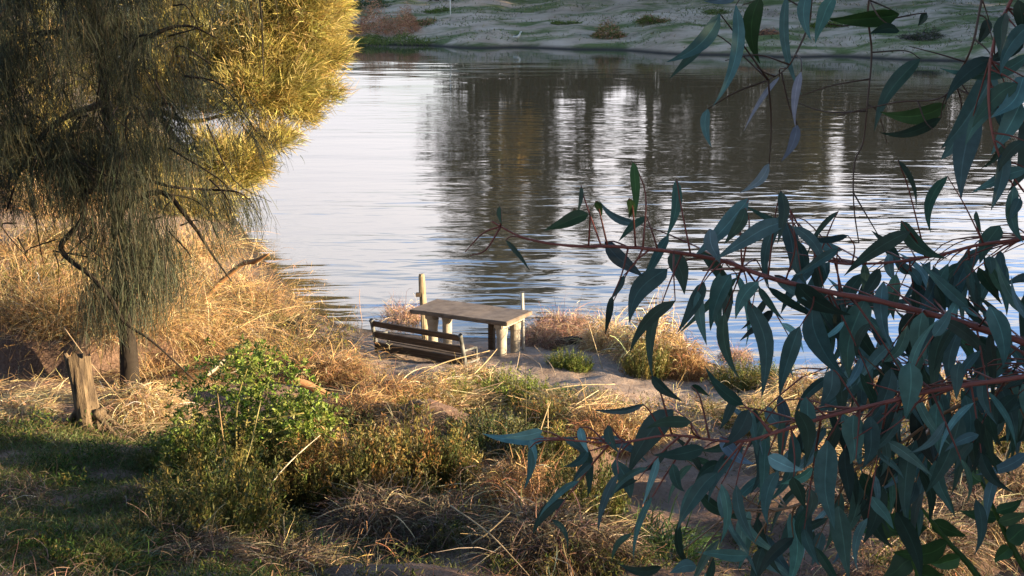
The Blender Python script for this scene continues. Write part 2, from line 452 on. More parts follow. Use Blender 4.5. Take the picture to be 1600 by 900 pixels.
gum_tree(925, 160, 21, 2.6, 'thin gum mirrored between the two slim dark ones', 21, OLIVE, low=.2, clumps=18)
gum_tree(1012, 154, 22, 3.0, 'slim gum mirrored between two bright gaps of sky', 13, OLIVE, low=.12, clumps=24, dens=1.2)
gum_tree(1092, 150, 17, 4.2, 'broad dark gum mirrored left of the golden reflection', 14, OLIVE, low=.08, clumps=34, dens=1.5)
gum_tree(1200, 148, 16, 5.6, 'wide low gum mirrored behind the hanging gum leaves', 15, OLIVE, low=.06, clumps=36, dens=1.7)
gum_tree(1275, 144, 15, 2.6, 'tree tinted sunlit gold whose reflection edges the dark ones', 16, SUN_GOLD, low=.1, clumps=22, dens=1.0)
gum_tree(808, 143, 10.5, 2.3, 'small tree tinted sunlit gold mirrored low before the tallest gum', 17, SUN_GOLD, low=2.0, clumps=12, dens=.5)
gum_tree(1352, 146, 12, 2.8, 'low gum mirrored just left of the long dangling twig', 22, OLIVE, low=.1, clumps=18)
gum_tree(1420, 140, 12, 4.4, 'dark gum mirrored at the far right behind dangling twigs', 18, OLIVE, low=.1, clumps=30, dens=1.3)
gum_tree(1540, 136, 10.5, 3.6, 'rightmost gum mirrored at the edge of the picture', 19, OLIVE, low=.1, clumps=28, dens=1.2)
for q, (x, y, hh, rr) in enumerate(((62, 118, 26, 9), (66, 136, 30, 11), (74, 154, 30, 11), (80, 172, 32, 12), (58, 104, 20, 7), (54, 111, 18, 6), (62, 92, 18, 7), (70, 84, 20, 8), (56, 100, 14, 5), (68, 127, 28, 8), (72, 145, 28, 9))):  # unseen row past the right edge, added to keep the far bank shaded
    gum_tree(800 + x / y * F, y, hh, rr, 'one of the unseen tall gums added to shade the far bank', 30 + q, OLIVE, low=.04, clumps=60, dens=2.0)

# low bushes, grass tufts, pole and bird of the far bank
def far_bush(px, py, wid, hgt, cols, label, seed, name='dry_bush', n=1500, cat='bush'):
    r = rng(seed); b = ground(px, py); mb = MB()
    a = r.uniform(0, 6.28, n); q = r.uniform(0, 1, n) ** .5
    zz = r.uniform(0, 1, n)
    P = np.c_[np.cos(a) * q * wid / 2, np.sin(a) * q * wid / 2.6, zz * hgt * (1 - q ** 2) * r.uniform(.6, 1.1, n)]
    P[:, 2] *= .75 + .35 * np.sin(P[:, 0] * 2.2 + seed)
    d = np.c_[np.cos(a), np.sin(a), r.uniform(-.2, 1.1, n)] + r.normal(0, .5, (n, 3))
    ribbons(mb, P, d, r.uniform(.2, .5, n), r.uniform(.03, .07, n), pal(r, n, cols), r, 3, .8)
    return tag(mb.build(name, M['dry'], None, b - Vector((0, 0, .05))), label, cat, 'low bushes on the far bank')
RUST = [(.42, .21, .125), (.30, .16, .095), (.50, .29, .18)]
MOSS = [(.12, .17, .04), (.17, .20, .06), (.09, .13, .035)]
far_bush(598, 50, 7.2, 3.6, RUST, 'large rusty brown mound of dead brush across the river', 41, n=4500)
far_bush(655, 38, 3.4, 1.3, RUST + MOSS, 'small brown bush at the right foot of the rusty mound', 42)
far_bush(610, 64, 8.5, .8, MOSS, 'low mossy green strip below the rusty mound at the waterline', 43, 'green_bush', 3500)
far_bush(570, 8, 7.5, 1.4, [(.03, .06, .02), (.05, .08, .03)], 'dark green bush above the rusty mound', 44, 'green_bush', 2500)
far_bush(690, 18, 3.2, .5, MOSS, 'green tuft around the foot of the white pole', 45, 'green_bush', 900)
far_bush(952, 57, 2.8, 1.5, RUST + MOSS, 'small rusty bush at the water opposite the table', 46)
far_bush(1022, 33, 2.6, .6, RUST + MOSS + MOSS, 'brown and green bush halfway up the far slope', 47)
far_bush(885, 36, 2.4, .3, MOSS, 'flat green tuft above the wading bird', 48, 'green_bush', 700)
far_bush(1185, 52, 3.0, .6, RUST + [(.10, .09, .10)], 'grey brown bush behind the hanging gum leaves', 49)
far_bush(1440, 60, 3.4, 1.0, [(.12, .10, .10), (.07, .09, .04)], 'grey bush seen through dangling twigs at the far right', 50)
far_bush(1290, 40, 2.6, .5, MOSS, 'green bush behind the broad dark gum leaf', 51, 'green_bush', 900)
far_bush(1120, 20, 3.0, .4, MOSS, 'green tuft beside the leftmost gum leaves', 52, 'green_bush', 900)
r = rng(60); mb = MB(); n = 24000
qx = r.uniform(-22, 46, n); qy = far_y(qx) + r.uniform(.5, 42, n)
msk = np.array([mnoise.fractal(Vector((a * .16, b * .28, 3)), 1, 2, 4) for a, b in zip(qx, qy)])
kp = msk + r.normal(0, .14, n) > .06
qx, qy = qx[kp], qy[kp]; n = len(qx)
ribbons(mb, np.c_[qx, qy, gz(qx, qy)], np.c_[r.normal(0, .5, (n, 2)), np.ones(n)], r.uniform(.10, .26, n), r.uniform(.05, .09, n),
        pal(r, n, [(.13, .16, .06), (.17, .19, .08), (.11, .13, .05), (.22, .20, .12)]), r, 2, .6)
tag(mb.build('grass', M['green']), 'patchy green grass on the grey slope across the river', 'grass', kind='stuff')

r = rng(61); mb = MB(); n = 26000
qx = r.uniform(-8, 60, n); hm = np.array([mnoise.fractal(Vector((a * .22, 0, 5)), 1, 2, 3) for a in qx])
ht = np.clip(2.6 + 2.4 * hm, .6, 6) * np.clip((qx + 8) / 4, .15, 1) * np.clip((46 - qx) / 14, .55, 1)
qy = 146 - .2 * qx + r.normal(0, 2.2, n)
P = np.c_[qx, qy, gz(qx, qy) + r.uniform(0, 1, n) * ht]
ribbons(mb, P, r.normal(0, .6, (n, 3)) + np.array([0, 0, .2]), r.uniform(.3, .6, n), r.uniform(.12, .22, n), pal(r, n, [(.05, .065, .025), (.07, .06, .035), (.05, .05, .028)]), r, 2, .2, prof=[.4, 1, .2])
tag(mb.build('far_scrub', M['green']), 'dark scrub along the top of the far bank, seen mirrored in the river', 'scrub', kind='stuff')

b = ground(704, 24); mb = MB()
tube(mb, [b + Vector((0, 0, -.2)), b + Vector((-.02, 0, 1.2)), b + Vector((-.05, 0, 2.6))], .045, (.7, .7, .68), 8)
tag(mb.shift(b).build('pole', M['white'], None, b), 'thin white pole standing on the far bank', 'pole')

b = ground(808, 66)
bird = empty('wading_bird', b, 'small pied wading bird at the far waterline', 'bird')
mb = MB()
path = smooth_path([(-.34, 0, .40), (-.18, 0, .44), (.02, 0, .46), (.16, 0, .52), (.22, 0, .66), (.25, 0, .78), (.33, 0, .80), (.48, 0, .77)], 4)
tube(mb, path, [.02, .09, .13, .09, .05, .045, .05, .01], (.72, .72, .70), 10)
cc = mb.c[0]; vv = mb.v[0]; cc[(vv[:, 2] > .5) & (vv[:, 0] < .08)] = (.04, .04, .045); cc[vv[:, 0] > .38] = (.08, .07, .06)
mb.build('body', M['bark'], bird)
for s in (-1, 1):
    mb = MB(); tube(mb, [(0.0, .05 * s, .38), (.03, .05 * s, .2), (0, .05 * s, -.1)], .014, (.08, .06, .05), 5); mb.build('leg', M['bark'], bird)

# ---------------------------------------------------------------- big trees on the left
def crown_blob(mb, r, px, py, rx, ry, depth, n, cols, wts, length, width, out=(.35, -.1, .7), per=16, thick=1.2):
    n = int(n * 1.6); length *= .72; width *= .46
    """fine needle sprays through an ellipsoid"""
    c = np.array(at(px, py, depth)); s = depth / F
    u = unit(r.normal(0, 1, (n, 3))); q = r.uniform(.25, 1.05, (n, 1)) ** .6
    ctr = c + u * q * np.array([rx * s, (rx + ry) * .5 * s * thick, ry * s])
    base = u * .7 + np.array(out) + r.normal(0, .25, (n, 3))
    P = np.repeat(ctr, per, 0) + r.normal(0, .13, (n * per, 3)); D = np.repeat(base, per, 0) + r.normal(0, .42, (n * per, 3))
    # ragged outline: a third of the sprays ride out on plumes, the rest thin out where a slow noise says so
    lift = np.array([mnoise.noise(Vector((float(a), float(b), float(c_))) * 1.1) for a, b, c_ in ctr])
    push = np.clip(lift, 0, 1)[:, None] * unit(base) * 1.3
    P = P + np.repeat(push, per, 0)
    col = np.repeat(pal(r, n, cols, wts, .3), per, 0) * np.exp(r.normal(0, .15, (n * per, 1)))
    ribbons(mb, P, D, length * r.uniform(.5, 1.2, n * per), width * r.uniform(.7, 1.2, n * per), col, r, 3, .35, prof=[.6, 1, .8, .2])

r = rng(70)
base = gp(-12.2, 42.5)
tree = empty('she_oak_tree', base, 'bright golden she oak leaning over the water at left', 'tree', 'she oak trees on the left bank')
tr = MB(); fo = MB()
hub = at(240, 170, 42.5)
tube(tr, smooth_path([base - Vector((0, 0, .3)), base.lerp(hub, .5) + Vector((.3, 0, 0)), hub, at(270, 20, 43), at(300, -120, 43)], 6), [.28, .2, .15, .1, .04], (.10, .075, .055), 9)
for (a, b_, c_) in (((330, 110), (420, 20), (500, -10)), ((300, 190), (380, 170), (470, 150)), ((290, 230), (350, 245), (400, 235)), ((200, 60), (140, 20), (80, -40)), ((190, 200), (110, 210), (40, 260))):
    tube(tr, smooth_path([hub, at(*a, 42), at(*b_, 41.5), at(*c_, 41.5)], 5), [.09, .06, .04, .015], (.12, .085, .06), 6)
YG = [(.34, .28, .085), (.44, .355, .13), (.19, .175, .05), (.50, .40, .18)]
for (px, py, rx, ry, dp, n) in ((455, 10, 80, 75, 42, 1100), (430, 90, 85, 60, 42, 900), (330, 40, 110, 110, 43, 1100), (410, 145, 85, 34, 41.5, 700),
                                (300, 120, 90, 55, 42.5, 700), (355, 252, 52, 30, 40.5, 420), (470, -70, 90, 60, 42.5, 600), (210, 270, 60, 50, 41.5, 420),
                                (110, 120, 130, 130, 44, 1000), (60, 290, 90, 90, 42, 600), (492, 40, 28, 55, 41.5, 240), (500, 150, 26, 10, 41.5, 70), (465, 175, 30, 12, 41.5, 90), (420, 215, 40, 10, 41, 90), (390, 262, 22, 14, 40.5, 110), (506, 0, 24, 40, 42, 130), (490, 95, 30, 20, 41.5, 130), (300, 320, 60, 30, 40, 260)):
    crown_blob(fo, r, px, py, rx, ry, dp, n, YG, (4, 3, 3, 1), .55, .034)
tr.shift(base).build('trunk', M['bark'], tree); fo.shift(base).build('crown', M['needle'], tree)

# front tree: dark, in shade, with hanging strands
base = ground(205, 612)
D0 = (base - CAM).dot(ray(800, 450)) / ray(800, 450).length_squared
tree = empty('she_oak_tree', base, 'dark shaded she oak with long drooping strands at far left', 'tree', 'she oak trees on the left bank')
tr = MB(); fo = MB()
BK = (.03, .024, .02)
tr_path = smooth_path([base - Vector((0, 0, .3)), at(198, 520, D0 - .1), at(186, 400, D0), at(180, 280, D0 + .1), at(160, 120, D0), at(140, -60, D0), at(150, -250, D0)], 6)
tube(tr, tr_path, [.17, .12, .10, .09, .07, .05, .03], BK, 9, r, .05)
limbs = [([(180, 290), (136, 300), (128, 345), (95, 388), (140, 430), (172, 465), (196, 505), (240, 535), (310, 600)], .055, D0 - 1.0),
         ([(182, 330), (250, 300), (300, 350), (330, 395), (362, 440)], .045, D0 - .6),
         ([(178, 260), (260, 290), (320, 296), (370, 300), (394, 316)], .030, D0 - .6),
         ([(165, 160), (90, 190), (40, 250), (10, 330)], .05, D0 - 1.2),
         ([(160, 120), (230, 60), (290, 40), (340, 60)], .045, D0 - .8),
         ([(150, 60), (90, 50), (30, 60), (-30, 100)], .05, D0 - 1.0),
         ([(142, -40), (230, -60), (330, -50), (400, -20), (412, 120)], .04, D0 - .5),
         ([(150, 30), (110, -40), (40, -90)], .05, D0 - 1.4)]
for pts, rad, dp in limbs:
    tube(tr, smooth_path([at(x, y, D0 if i_ == 0 else dp + r.normal(0, .08)) for i_, (x, y) in enumerate(pts)], 5), [rad, rad * .8, rad * .5, rad * .2], BK, 6, r, .06)
for q in range(60):                                   # bare side twigs
    x, y = r.uniform(-20, 330), r.uniform(-40, 420); dp = D0 + r.normal(-.8, .6)
    p0 = at(x, y, dp); p1 = p0 + Vector((r.normal(.1, .3), r.normal(0, .2), r.normal(-.15, .25))); p2 = p1 + Vector((r.normal(.1, .25), r.normal(0, .2), r.normal(-.25, .2)))
    tube(tr, smooth_path([p0, p1, p2], 4), [.014, .004], BK, 4)
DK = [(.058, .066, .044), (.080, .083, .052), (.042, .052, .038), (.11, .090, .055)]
def strands(px, py, n, spread, ln, dp, tilt=(0, 0)):
    c = np.array(at(px, py, dp))
    P = c + r.normal(0, 1, (n, 3)) * np.array([spread, .45, spread * .8])
    d = np.c_[r.normal(tilt[0], .22, n), r.normal(tilt[1], .2, n), -np.ones(n)]
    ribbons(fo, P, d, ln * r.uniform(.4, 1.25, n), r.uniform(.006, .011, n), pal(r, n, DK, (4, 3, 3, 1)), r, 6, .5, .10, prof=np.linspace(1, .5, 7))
    # short needles off the strands
    k = n * 2; i_ = r.integers(0, n, k)
    P2 = P[i_] + d[i_] * (ln * r.uniform(0, .8, (k, 1)))
    ribbons(fo, P2, np.c_[r.normal(0, .5, (k, 2)), -np.ones(k)], r.uniform(.12, .3, k), r.uniform(.005, .008, k), pal(r, k, DK, (4, 3, 3, 1)), r, 3, .5)
for q in range(62):                                   # each hanging branchlet carries several sheaves
    x = 300 - 370 * r.uniform(0, 1) ** .8; y = r.uniform(-150, 262) - max(0, x - 200) * .5; dp = D0 - r.uniform(.1, 2.2)
    p0 = at(x, y, dp); tx, tz = r.normal(.15, .35), r.uniform(-.7, .15)
    pts_ = smooth_path([p0, p0 + Vector((tx * .5, r.normal(0, .1), tz * .3)), p0 + Vector((tx, r.normal(0, .2), tz - .25))], 4)
    tube(tr, pts_, [.018, .005], BK, 5)
    for p_ in pts_[::2]:
        u_ = (p_ - CAM); dpp = u_.dot(ray(800, 450)) / ray(800, 450).length_squared
        n_ = int(r.integers(16, 46)); P_ = np.array(p_) + r.normal(0, 1, (n_, 3)) * np.array([.13, .18, .10])
        d_ = np.c_[r.normal(tx * .6, .32, n_), r.normal(0, .3, n_), r.uniform(-1.3, -.4, n_)]
        ln_ = r.uniform(.35, .85)
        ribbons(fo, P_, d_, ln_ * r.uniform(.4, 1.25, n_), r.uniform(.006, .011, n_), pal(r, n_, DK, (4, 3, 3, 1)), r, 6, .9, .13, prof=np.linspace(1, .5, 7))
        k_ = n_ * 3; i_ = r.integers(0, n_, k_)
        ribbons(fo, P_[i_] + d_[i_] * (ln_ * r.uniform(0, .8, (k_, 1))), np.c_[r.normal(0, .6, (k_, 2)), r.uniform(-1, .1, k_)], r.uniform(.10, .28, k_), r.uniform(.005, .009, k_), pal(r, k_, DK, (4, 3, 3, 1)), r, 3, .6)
for q in range(36):
    strands(r.uniform(-50, 345), r.uniform(225, 300), int(r.integers(16, 40)), .16, r.uniform(.3, .6), D0 - r.uniform(-.3, 1.4), (r.normal(.1, .3), 0))
for q in range(44):
    strands(r.uniform(140, 258), r.uniform(150, 525), 58, .20, .7, D0 - r.uniform(.1, .9))
for q in range(34):
    strands(r.uniform(60, 330), r.uniform(-140, 100), 15, .2, .95, D0 - r.uniform(-.2, 1.2))
for q in range(12):
    strands(r.uniform(330, 400), r.uniform(-140, 0), 7, .2, .9, D0 - r.uniform(-.2, .8))
for q in range(14):
    strands(r.uniform(0, 110), r.uniform(160, 300), 18, .2, .7, D0 - r.uniform(.4, 1.6), (r.normal(.2, .3), 0))
for (x, y) in ((300, 296), (320, 300), (340, 298), (355, 302), (372, 304), (388, 312), (330, 330), (345, 360)):
    strands(x, y, 34, .07, .55, D0 - .6, (.35, 0))
tr.shift(base).build('trunk', M['bark'], tree); fo.shift(base).build('foliage', M['needle'], tree)

# ---------------------------------------------------------------- table, bench, posts, stump, logs
def box_obj(name, size, loc, mat, parent, rot=(0, 0, 0), bevel=.008, wonk=0, seed=0, cuts=0):
    bm = bmesh.new(); bmesh.ops.create_cube(bm, size=1)
    bmesh.ops.scale(bm, vec=size, verts=bm.verts)
    if cuts:
        bmesh.ops.subdivide_edges(bm, edges=[e for e in bm.edges if abs(e.verts[0].co.x - e.verts[1].co.x) > size[0] * .5], cuts=cuts)
    bmesh.ops.bevel(bm, geom=[e for e in bm.edges if e.calc_face_angle(0) > .5], offset=bevel, segments=2, affect='EDGES')
    rr = random.Random(seed)
    if wonk:
        for v in bm.verts: v.co += Vector((rr.gauss(0, wonk), rr.gauss(0, wonk), rr.gauss(0, wonk)))
    me = bpy.data.meshes.new(name); bm.to_mesh(me); bm.free(); me.materials.append(mat)
    o = bpy.data.objects.new(name, me); COL.objects.link(o); o.location = loc; o.rotation_euler = rot; o.parent = parent
    return o
def lathe(name, prof, mat, parent, loc=(0, 0, 0), seg=20, squash=(1, 1), rot=(0, 0, 0), jit=0, seed=0):
    rr = random.Random(seed); mb = MB(); vs = []
    prof = [(.001, prof[0][1])] + list(prof) + [(.001, prof[-1][1])]
    for rad, z in prof:
        for k_ in range(seg):
            a = 2 * math.pi * k_ / seg; q = rad * (1 + rr.gauss(0, jit))
            vs.append((math.cos(a) * q * squash[0], math.sin(a) * q * squash[1], z))
    f = [(i_ * seg + k_, i_ * seg + (k_ + 1) % seg, (i_ + 1) * seg + (k_ + 1) % seg, (i_ + 1) * seg + k_) for i_ in range(len(prof) - 1) for k_ in range(seg)]
    mb.add(vs, f, (.4, .35, .3)); o = mb.build(name, mat, parent, loc, smooth=False); o.rotation_euler = rot
    return o

ZT = 1.10
tc_ = on_plane(735.5, 484.5, ZT)
gtab = float(gz(tc_.x, tc_.y))
RT = math.atan2(-.477, .879)
tab = empty('picnic_table', (tc_.x, tc_.y, gtab), 'old concrete picnic table with thick slab top at the water edge', 'table', rz=RT)
H = ZT - gtab
box_obj('tabletop', (1.92, .92, .075), (0, 0, H - .0375), M['top'], tab, bevel=.012, wonk=.003, seed=3, cuts=6)
for sx in (-.62, .74):
    box_obj('bearer', (.17, .74, .09), (sx, 0, H - .122), M['concrete'], tab, bevel=.015)
    for sy in (-.24, .24):
        lathe('leg', [(.085, -.3), (.085, H - .33), (.10, H - .25), (.105, H - .17)], M['concrete'], tab, (sx, sy, 0), jit=.01, seed=int(sx * 10 + sy * 7))
box_obj('support_post', (.10, .10, H + .1), (.30, .2, (H - .1) / 2 - .08), M['timber'], tab, bevel=.01)
box_obj('support_head', (.34, .12, .12), (.30, .2, H - .137), M['timber'], tab, bevel=.01)

bl, br = on_plane(580, 501, 1.02), on_plane(722, 525, 1.02)
mid = (bl + br) / 2; RB = math.atan2(br.y - bl.y, br.x - bl.x); LB = (br - bl).length
gb = float(gz(mid.x, mid.y))
bench = empty('bench', (mid.x, mid.y, gb), 'weathered slatted bench with its back to us, half sunk in sand', 'bench', rz=RB)
top = 1.02 - gb
tl = R(14)
def slat(name, up, hgt, back, seed):
    box_obj(name, (LB, .035, hgt), (0, back, up), M['timber'], bench, (-tl * .0 + R(12), 0, 0), .006, .002, seed, 5)
slat('backrest_slat', top - .045, .10, .0, 1)
slat('backrest_slat', top - .245, .12, .045, 2)
slat('backrest_slat', top - .455, .15, .09, 3)
for q in range(3):
    box_obj('seat_slat', (LB, .115, .035), (0, .20 + q * .13, top - .47), M['timber'], bench, (R(-4), 0, 0), .006, .002, 10 + q, 5)
for s in (-1, 1):
    mb = MB(); x = s * (LB / 2 - .02)
    tube(mb, smooth_path([(x, -.03, top + .015), (x, -.012, top - .02), (x, .05, top - .25), (x, .10, top - .47), (x, .08, top - .8)], 6), [.042, .034, .032, .035, .035], (.3, .3, .3), 10)
    tube(mb, smooth_path([(x, .06, top - .27), (x, .25, top - .28), (x, .40, top - .29), (x, .44, top - .36), (x, .42, top - .8)], 6), .022, (.3, .3, .3), 8)
    tube(mb, [(x, .1, top - .49), (x, .3, top - .5), (x, .5, top - .5)], .024, (.3, .3, .3), 8)
    mb.build('end_frame', M['iron'], bench)

pt = at(658, 428, 26.4); pb = gp(pt.x + .06, pt.y)
post = empty('wooden_post', pb, 'thick weathered wooden post behind the left end of the table', 'post')
hp = pt.z - pb.z
lathe('shaft', [(.066, -.3), (.06, hp * .45), (.068, hp * .5), (.055, hp * .7), (.064, hp * .74), (.056, hp * .96), (.045, hp)], M['post'], post, seg=12, jit=.05, seed=4, rot=(0, R(-2.5), 0))
box_obj('bracket', (.10, .09, .07), (-.11, -.02, hp * .70), M['timber'], post)

pt = at(816, 458, 24.6); pb = ground(818, 548)
pt = at(816, 458, (pb - CAM).dot(ray(800, 450)) / ray(800, 450).length_squared)
mb = MB(); tube(mb, [pb - Vector((0, 0, .3)), (pb + pt) / 2, pt], [.030, .030, .030], (.4, .4, .4), 8)
tag(mb.shift(pb).build('metal_pole', M['pole'], None, pb), 'thin upright pole in front of the right end of the table', 'pole')

# broken stump
sb = ground(140, 668)
stump = empty('tree_stump', sb, 'splintered grey tree stump at the left, sunlit on its right side', 'stump')
r = rng(91); mb = MB(); seg = 22; sc = (sb - CAM).length / F
hs = 108 * sc * 1.02; vs = []
lv = [(-.25, 1.45), (0, 1.25), (.12, 1.05), (.35, .95), (.6, .94), (.85, 1.0), (1.0, 1.05)]
jag = r.normal(0, .05, seg); tw = r.normal(0, .07, seg)
for li, (zz, q) in enumerate(lv):
    for k_ in range(seg):
        a = 2 * math.pi * k_ / seg; rr = 16.5 * sc * q * (1 + tw[k_] + .10 * math.sin(3 * a + zz * 2) + r.normal(0, .045))
        top_z = jag[k_] * hs if zz > .95 else 0
        vs.append((math.cos(a) * rr - zz * .10, math.sin(a) * rr, zz * hs + top_z))
n0 = len(vs)
for k_ in range(seg): vs.append((vs[n0 - seg + k_][0] * .55 - .045, vs[n0 - seg + k_][1] * .55, hs * .90 + jag[k_] * .4 * hs))
for k_ in range(seg): vs.append((-.1, 0, hs * .86))
f = [(i_ * seg + k_, i_ * seg + (k_ + 1) % seg, (i_ + 1) * seg + (k_ + 1) % seg, (i_ + 1) * seg + k_) for i_ in range(len(lv) + 1) for k_ in range(seg)]
mb.add(vs, f, (.3, .2, .1)); mb.build('trunk', M['stump'], stump, smooth=False)
for (a, ln) in ((-.5, .40), (.1, .35), (3.4, .3)):
    mb = MB(); d = Vector((math.cos(a), math.sin(a), 0))
    e = d * (ln + .2); ez = float(gz(sb.x + e.x, sb.y + e.y)) - sb.z
    tube(mb, smooth_path([d * .12 + Vector((0, 0, .22)), d * .28 + Vector((0, 0, .08)), e + Vector((0, 0, ez - .02))], 5), [.06, .035, .012], (.2, .15, .1), 7, r, .15)
    mb.build('root', M['stump'], stump)

def log(name, pts, rad, label, cat, col=(.30, .20, .12), mat='bark', sides=9, seed=1, group=None, knobs=.05):
    r_ = rng(seed); P = [Vector(p) for p in pts]; b_ = P[0].copy(); mb = MB()
    tube(mb, smooth_path([q_ - b_ for q_ in P], 6), rad, col, sides, r_, knobs)
    return tag(mb.build(name, M[mat], None, b_), label, cat, group)
def gh(px, py, up):
    q_ = ground(px, py); q_.z += up; return q_
log('driftwood_log', [at(318, 468, 26.8), at(350, 436, 26.7), at(380, 412, 26.5), at(399, 408, 26.3), at(421, 396, 26.1)], [.05, .05, .045, .05, .012], 'short orange driftwood snag poking out over the water at left', 'driftwood', (.32, .17, .08))
log('driftwood_log', [gh(452, 600, .06), gh(480, 610, .08), gh(514, 626, .07)], [.05, .06, .045], 'broken orange branch lying right of the leafy green bush', 'driftwood', (.34, .18, .09), seed=3)
log('driftwood_log', [gh(862, 543, .08), gh(895, 540, .1), gh(925, 541, .08)], [.05, .08, .05], 'dark waterlogged log under the pink dry bush', 'driftwood', (.05, .038, .03), seed=4)
log('driftwood_log', [gh(325, 612, .25), gh(345, 600, .3), gh(362, 590, .33)], [.03, .045, .03], 'pale weathered wood piece above the leafy green bush', 'driftwood', (.32, .26, .2), seed=5)

# ---------------------------------------------------------------- shrubs: prototypes
STRAW = [(.54, .39, .21), (.42, .27, .13), (.24, .16, .10), (.64, .51, .32)]
ORANGE = [(.36, .21, .10), (.29, .165, .08), (.42, .28, .15), (.18, .115, .065)]
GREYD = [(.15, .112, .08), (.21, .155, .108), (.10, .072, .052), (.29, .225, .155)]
PINK = [(.34, .21, .155), (.27, .17, .12), (.40, .28, .2)]
REED = [(.50, .34, .17), (.38, .23, .11), (.64, .48, .28), (.12, .075, .04), (.26, .19, .07), (.44, .27, .12)]
def dome(r, n, rad, hgt):
    a = r.uniform(0, 6.28, n); q = r.uniform(0, 1, n) ** .5
    return np.c_[np.cos(a) * q * rad, np.sin(a) * q * rad, r.uniform(.05, 1, n) * hgt * np.sqrt(np.maximum(0, 1 - q * q))], a
def lump(P, r):
    ph = r.uniform(0, 6.28, 4)
    s = 1 + .28 * np.sin(P[:, 0] * 7 + ph[0]) * np.sin(P[:, 1] * 7 + ph[1]) + .18 * np.sin(P[:, 0] * 15 + ph[2]) * np.sin(P[:, 1] * 13 + ph[3])
    P[:, 2] *= s; return P
def dry_mesh(seed, cols, n=1100, rad=.5, hgt=.45, wd=.0095, long=.5):
    """matted mound of arching dead stems and twiglets"""
    r = rng(seed); mb = MB()
    P, a = dome(r, n, rad * .8, hgt * .9); P = lump(P, r)
    D = np.c_[np.cos(a) * .7, np.sin(a) * .7, r.uniform(.1, 1.2, n)] + r.normal(0, .45, (n, 3))
    ribbons(mb, P, D, long * r.uniform(.4, 1.1, n), wd * r.uniform(.5, 1.3, n), pal(r, n, cols, None, .5), r, 6, r.uniform(.6, 3.2, n), .3)
    k = n * 3; P, a = dome(r, k, rad, hgt); P = lump(P, r)
    ribbons(mb, P, r.normal(0, 1, (k, 3)), r.uniform(.05, .17, k), wd * r.uniform(.5, 1, k), pal(r, k, cols, None, .35), r, 3, .4, .35)
    k = 40; P, a = dome(r, k, rad * .8, hgt)
    ribbons(mb, P, np.c_[np.cos(a), np.sin(a), r.uniform(-.1, .9, k)], r.uniform(.3, .7, k), wd * 1.3, pal(r, k, STRAW[3:] + STRAW[:1]), r, 4, .8, .2)
    return mb
def feather_meshes(seed, cols, n=150, rad=.45, hgt=.5, leaf=.035):
    """upright feathery stems set with tiny leaves"""
    r = rng(seed); st = MB(); lf = MB()
    a = r.uniform(0, 6.28, n); q = r.uniform(0, 1, n) ** .5
    P = np.c_[np.cos(a) * q * rad * .8, np.sin(a) * q * rad * .8, np.zeros(n)]
    D = np.c_[np.cos(a) * q * .6, np.sin(a) * q * .6, np.ones(n)] + r.normal(0, .18, (n, 3))
    Ln = hgt * r.uniform(.55, 1.15, n) * (1.1 - .5 * q * q)
    D = unit(D)
    ribbons(st, P, D, Ln, .007, pal(r, n, [(.16, .11, .06), (.12, .10, .05)]), r, 3, .1, .03)
    per = 46; k = n * per; i_ = np.repeat(np.arange(n), per)
    tt = r.uniform(.15, 1.05, k)
    PP = P[i_] + D[i_] * (Ln[i_] * tt)[:, None] + r.normal(0, .016, (k, 3))
    bc = pal(r, n, cols, None, .22)
    ribbons(lf, PP, D[i_] * .8 + r.normal(0, .55, (k, 3)), leaf * r.uniform(.6, 1.3, k), leaf * .33, bc[i_] * np.exp(r.normal(0, .18, (k, 1))), r, 2, 0, .1, prof=[.5, 1, .2])
    return st, lf
def reed_mesh(seed, cols, n=430, rad=.32, hgt=1.2, wd=.009):
    r = rng(seed); mb = MB()
    a = r.uniform(0, 6.28, n); q = r.uniform(0, 1, n) ** .5
    P = np.c_[np.cos(a) * q * rad, np.sin(a) * q * rad, np.zeros(n)]
    D = np.c_[np.cos(a) * .35, np.sin(a) * .35, np.ones(n)] + r.normal(0, .22, (n, 3))
    e = ribbons(mb, P, D, hgt * r.uniform(.45, 1.15, n), wd * r.uniform(.6, 1.3, n), pal(r, n, cols), r, 7, r.uniform(.5, 3.2, n), .2)
    k = n * 4; i_ = r.integers(0, n, k); t_ = r.uniform(.2, 1, (k, 1))
    PP = P[i_] * (1 - t_) + e[i_] * t_ + r.normal(0, .07, (k, 3)); PP[:, 2] = np.abs(PP[:, 2])
    ribbons(mb, PP, r.normal(0, 1, (k, 3)) + np.array([0, 0, -.3]), r.uniform(.08, .28, k), wd * r.uniform(.4, .9, k), pal(r, k, cols, None, .35), r, 4, 1.0, .3)
    return mb
def grass_mesh(seed, cols, n=420, rad=.4, hgt=.3, wd=.011):
    r = rng(seed); mb = MB()
    a = r.uniform(0, 6.28, n); q = r.uniform(0, 1, n) ** .6
    P = np.c_[np.cos(a) * q * rad, np.sin(a) * q * rad, np.zeros(n)]
    D = np.c_[np.cos(a) * .6, np.sin(a) * .6, np.ones(n)] + r.normal(0, .35, (n, 3))
    ribbons(mb, P, D, hgt * r.uniform(.5, 1.2, n), wd, pal(r, n, cols), r, 5, r.uniform(.5, 2.2, n), .12, prof=[.8, 1, .9, .7, .4, .1])
    return mb
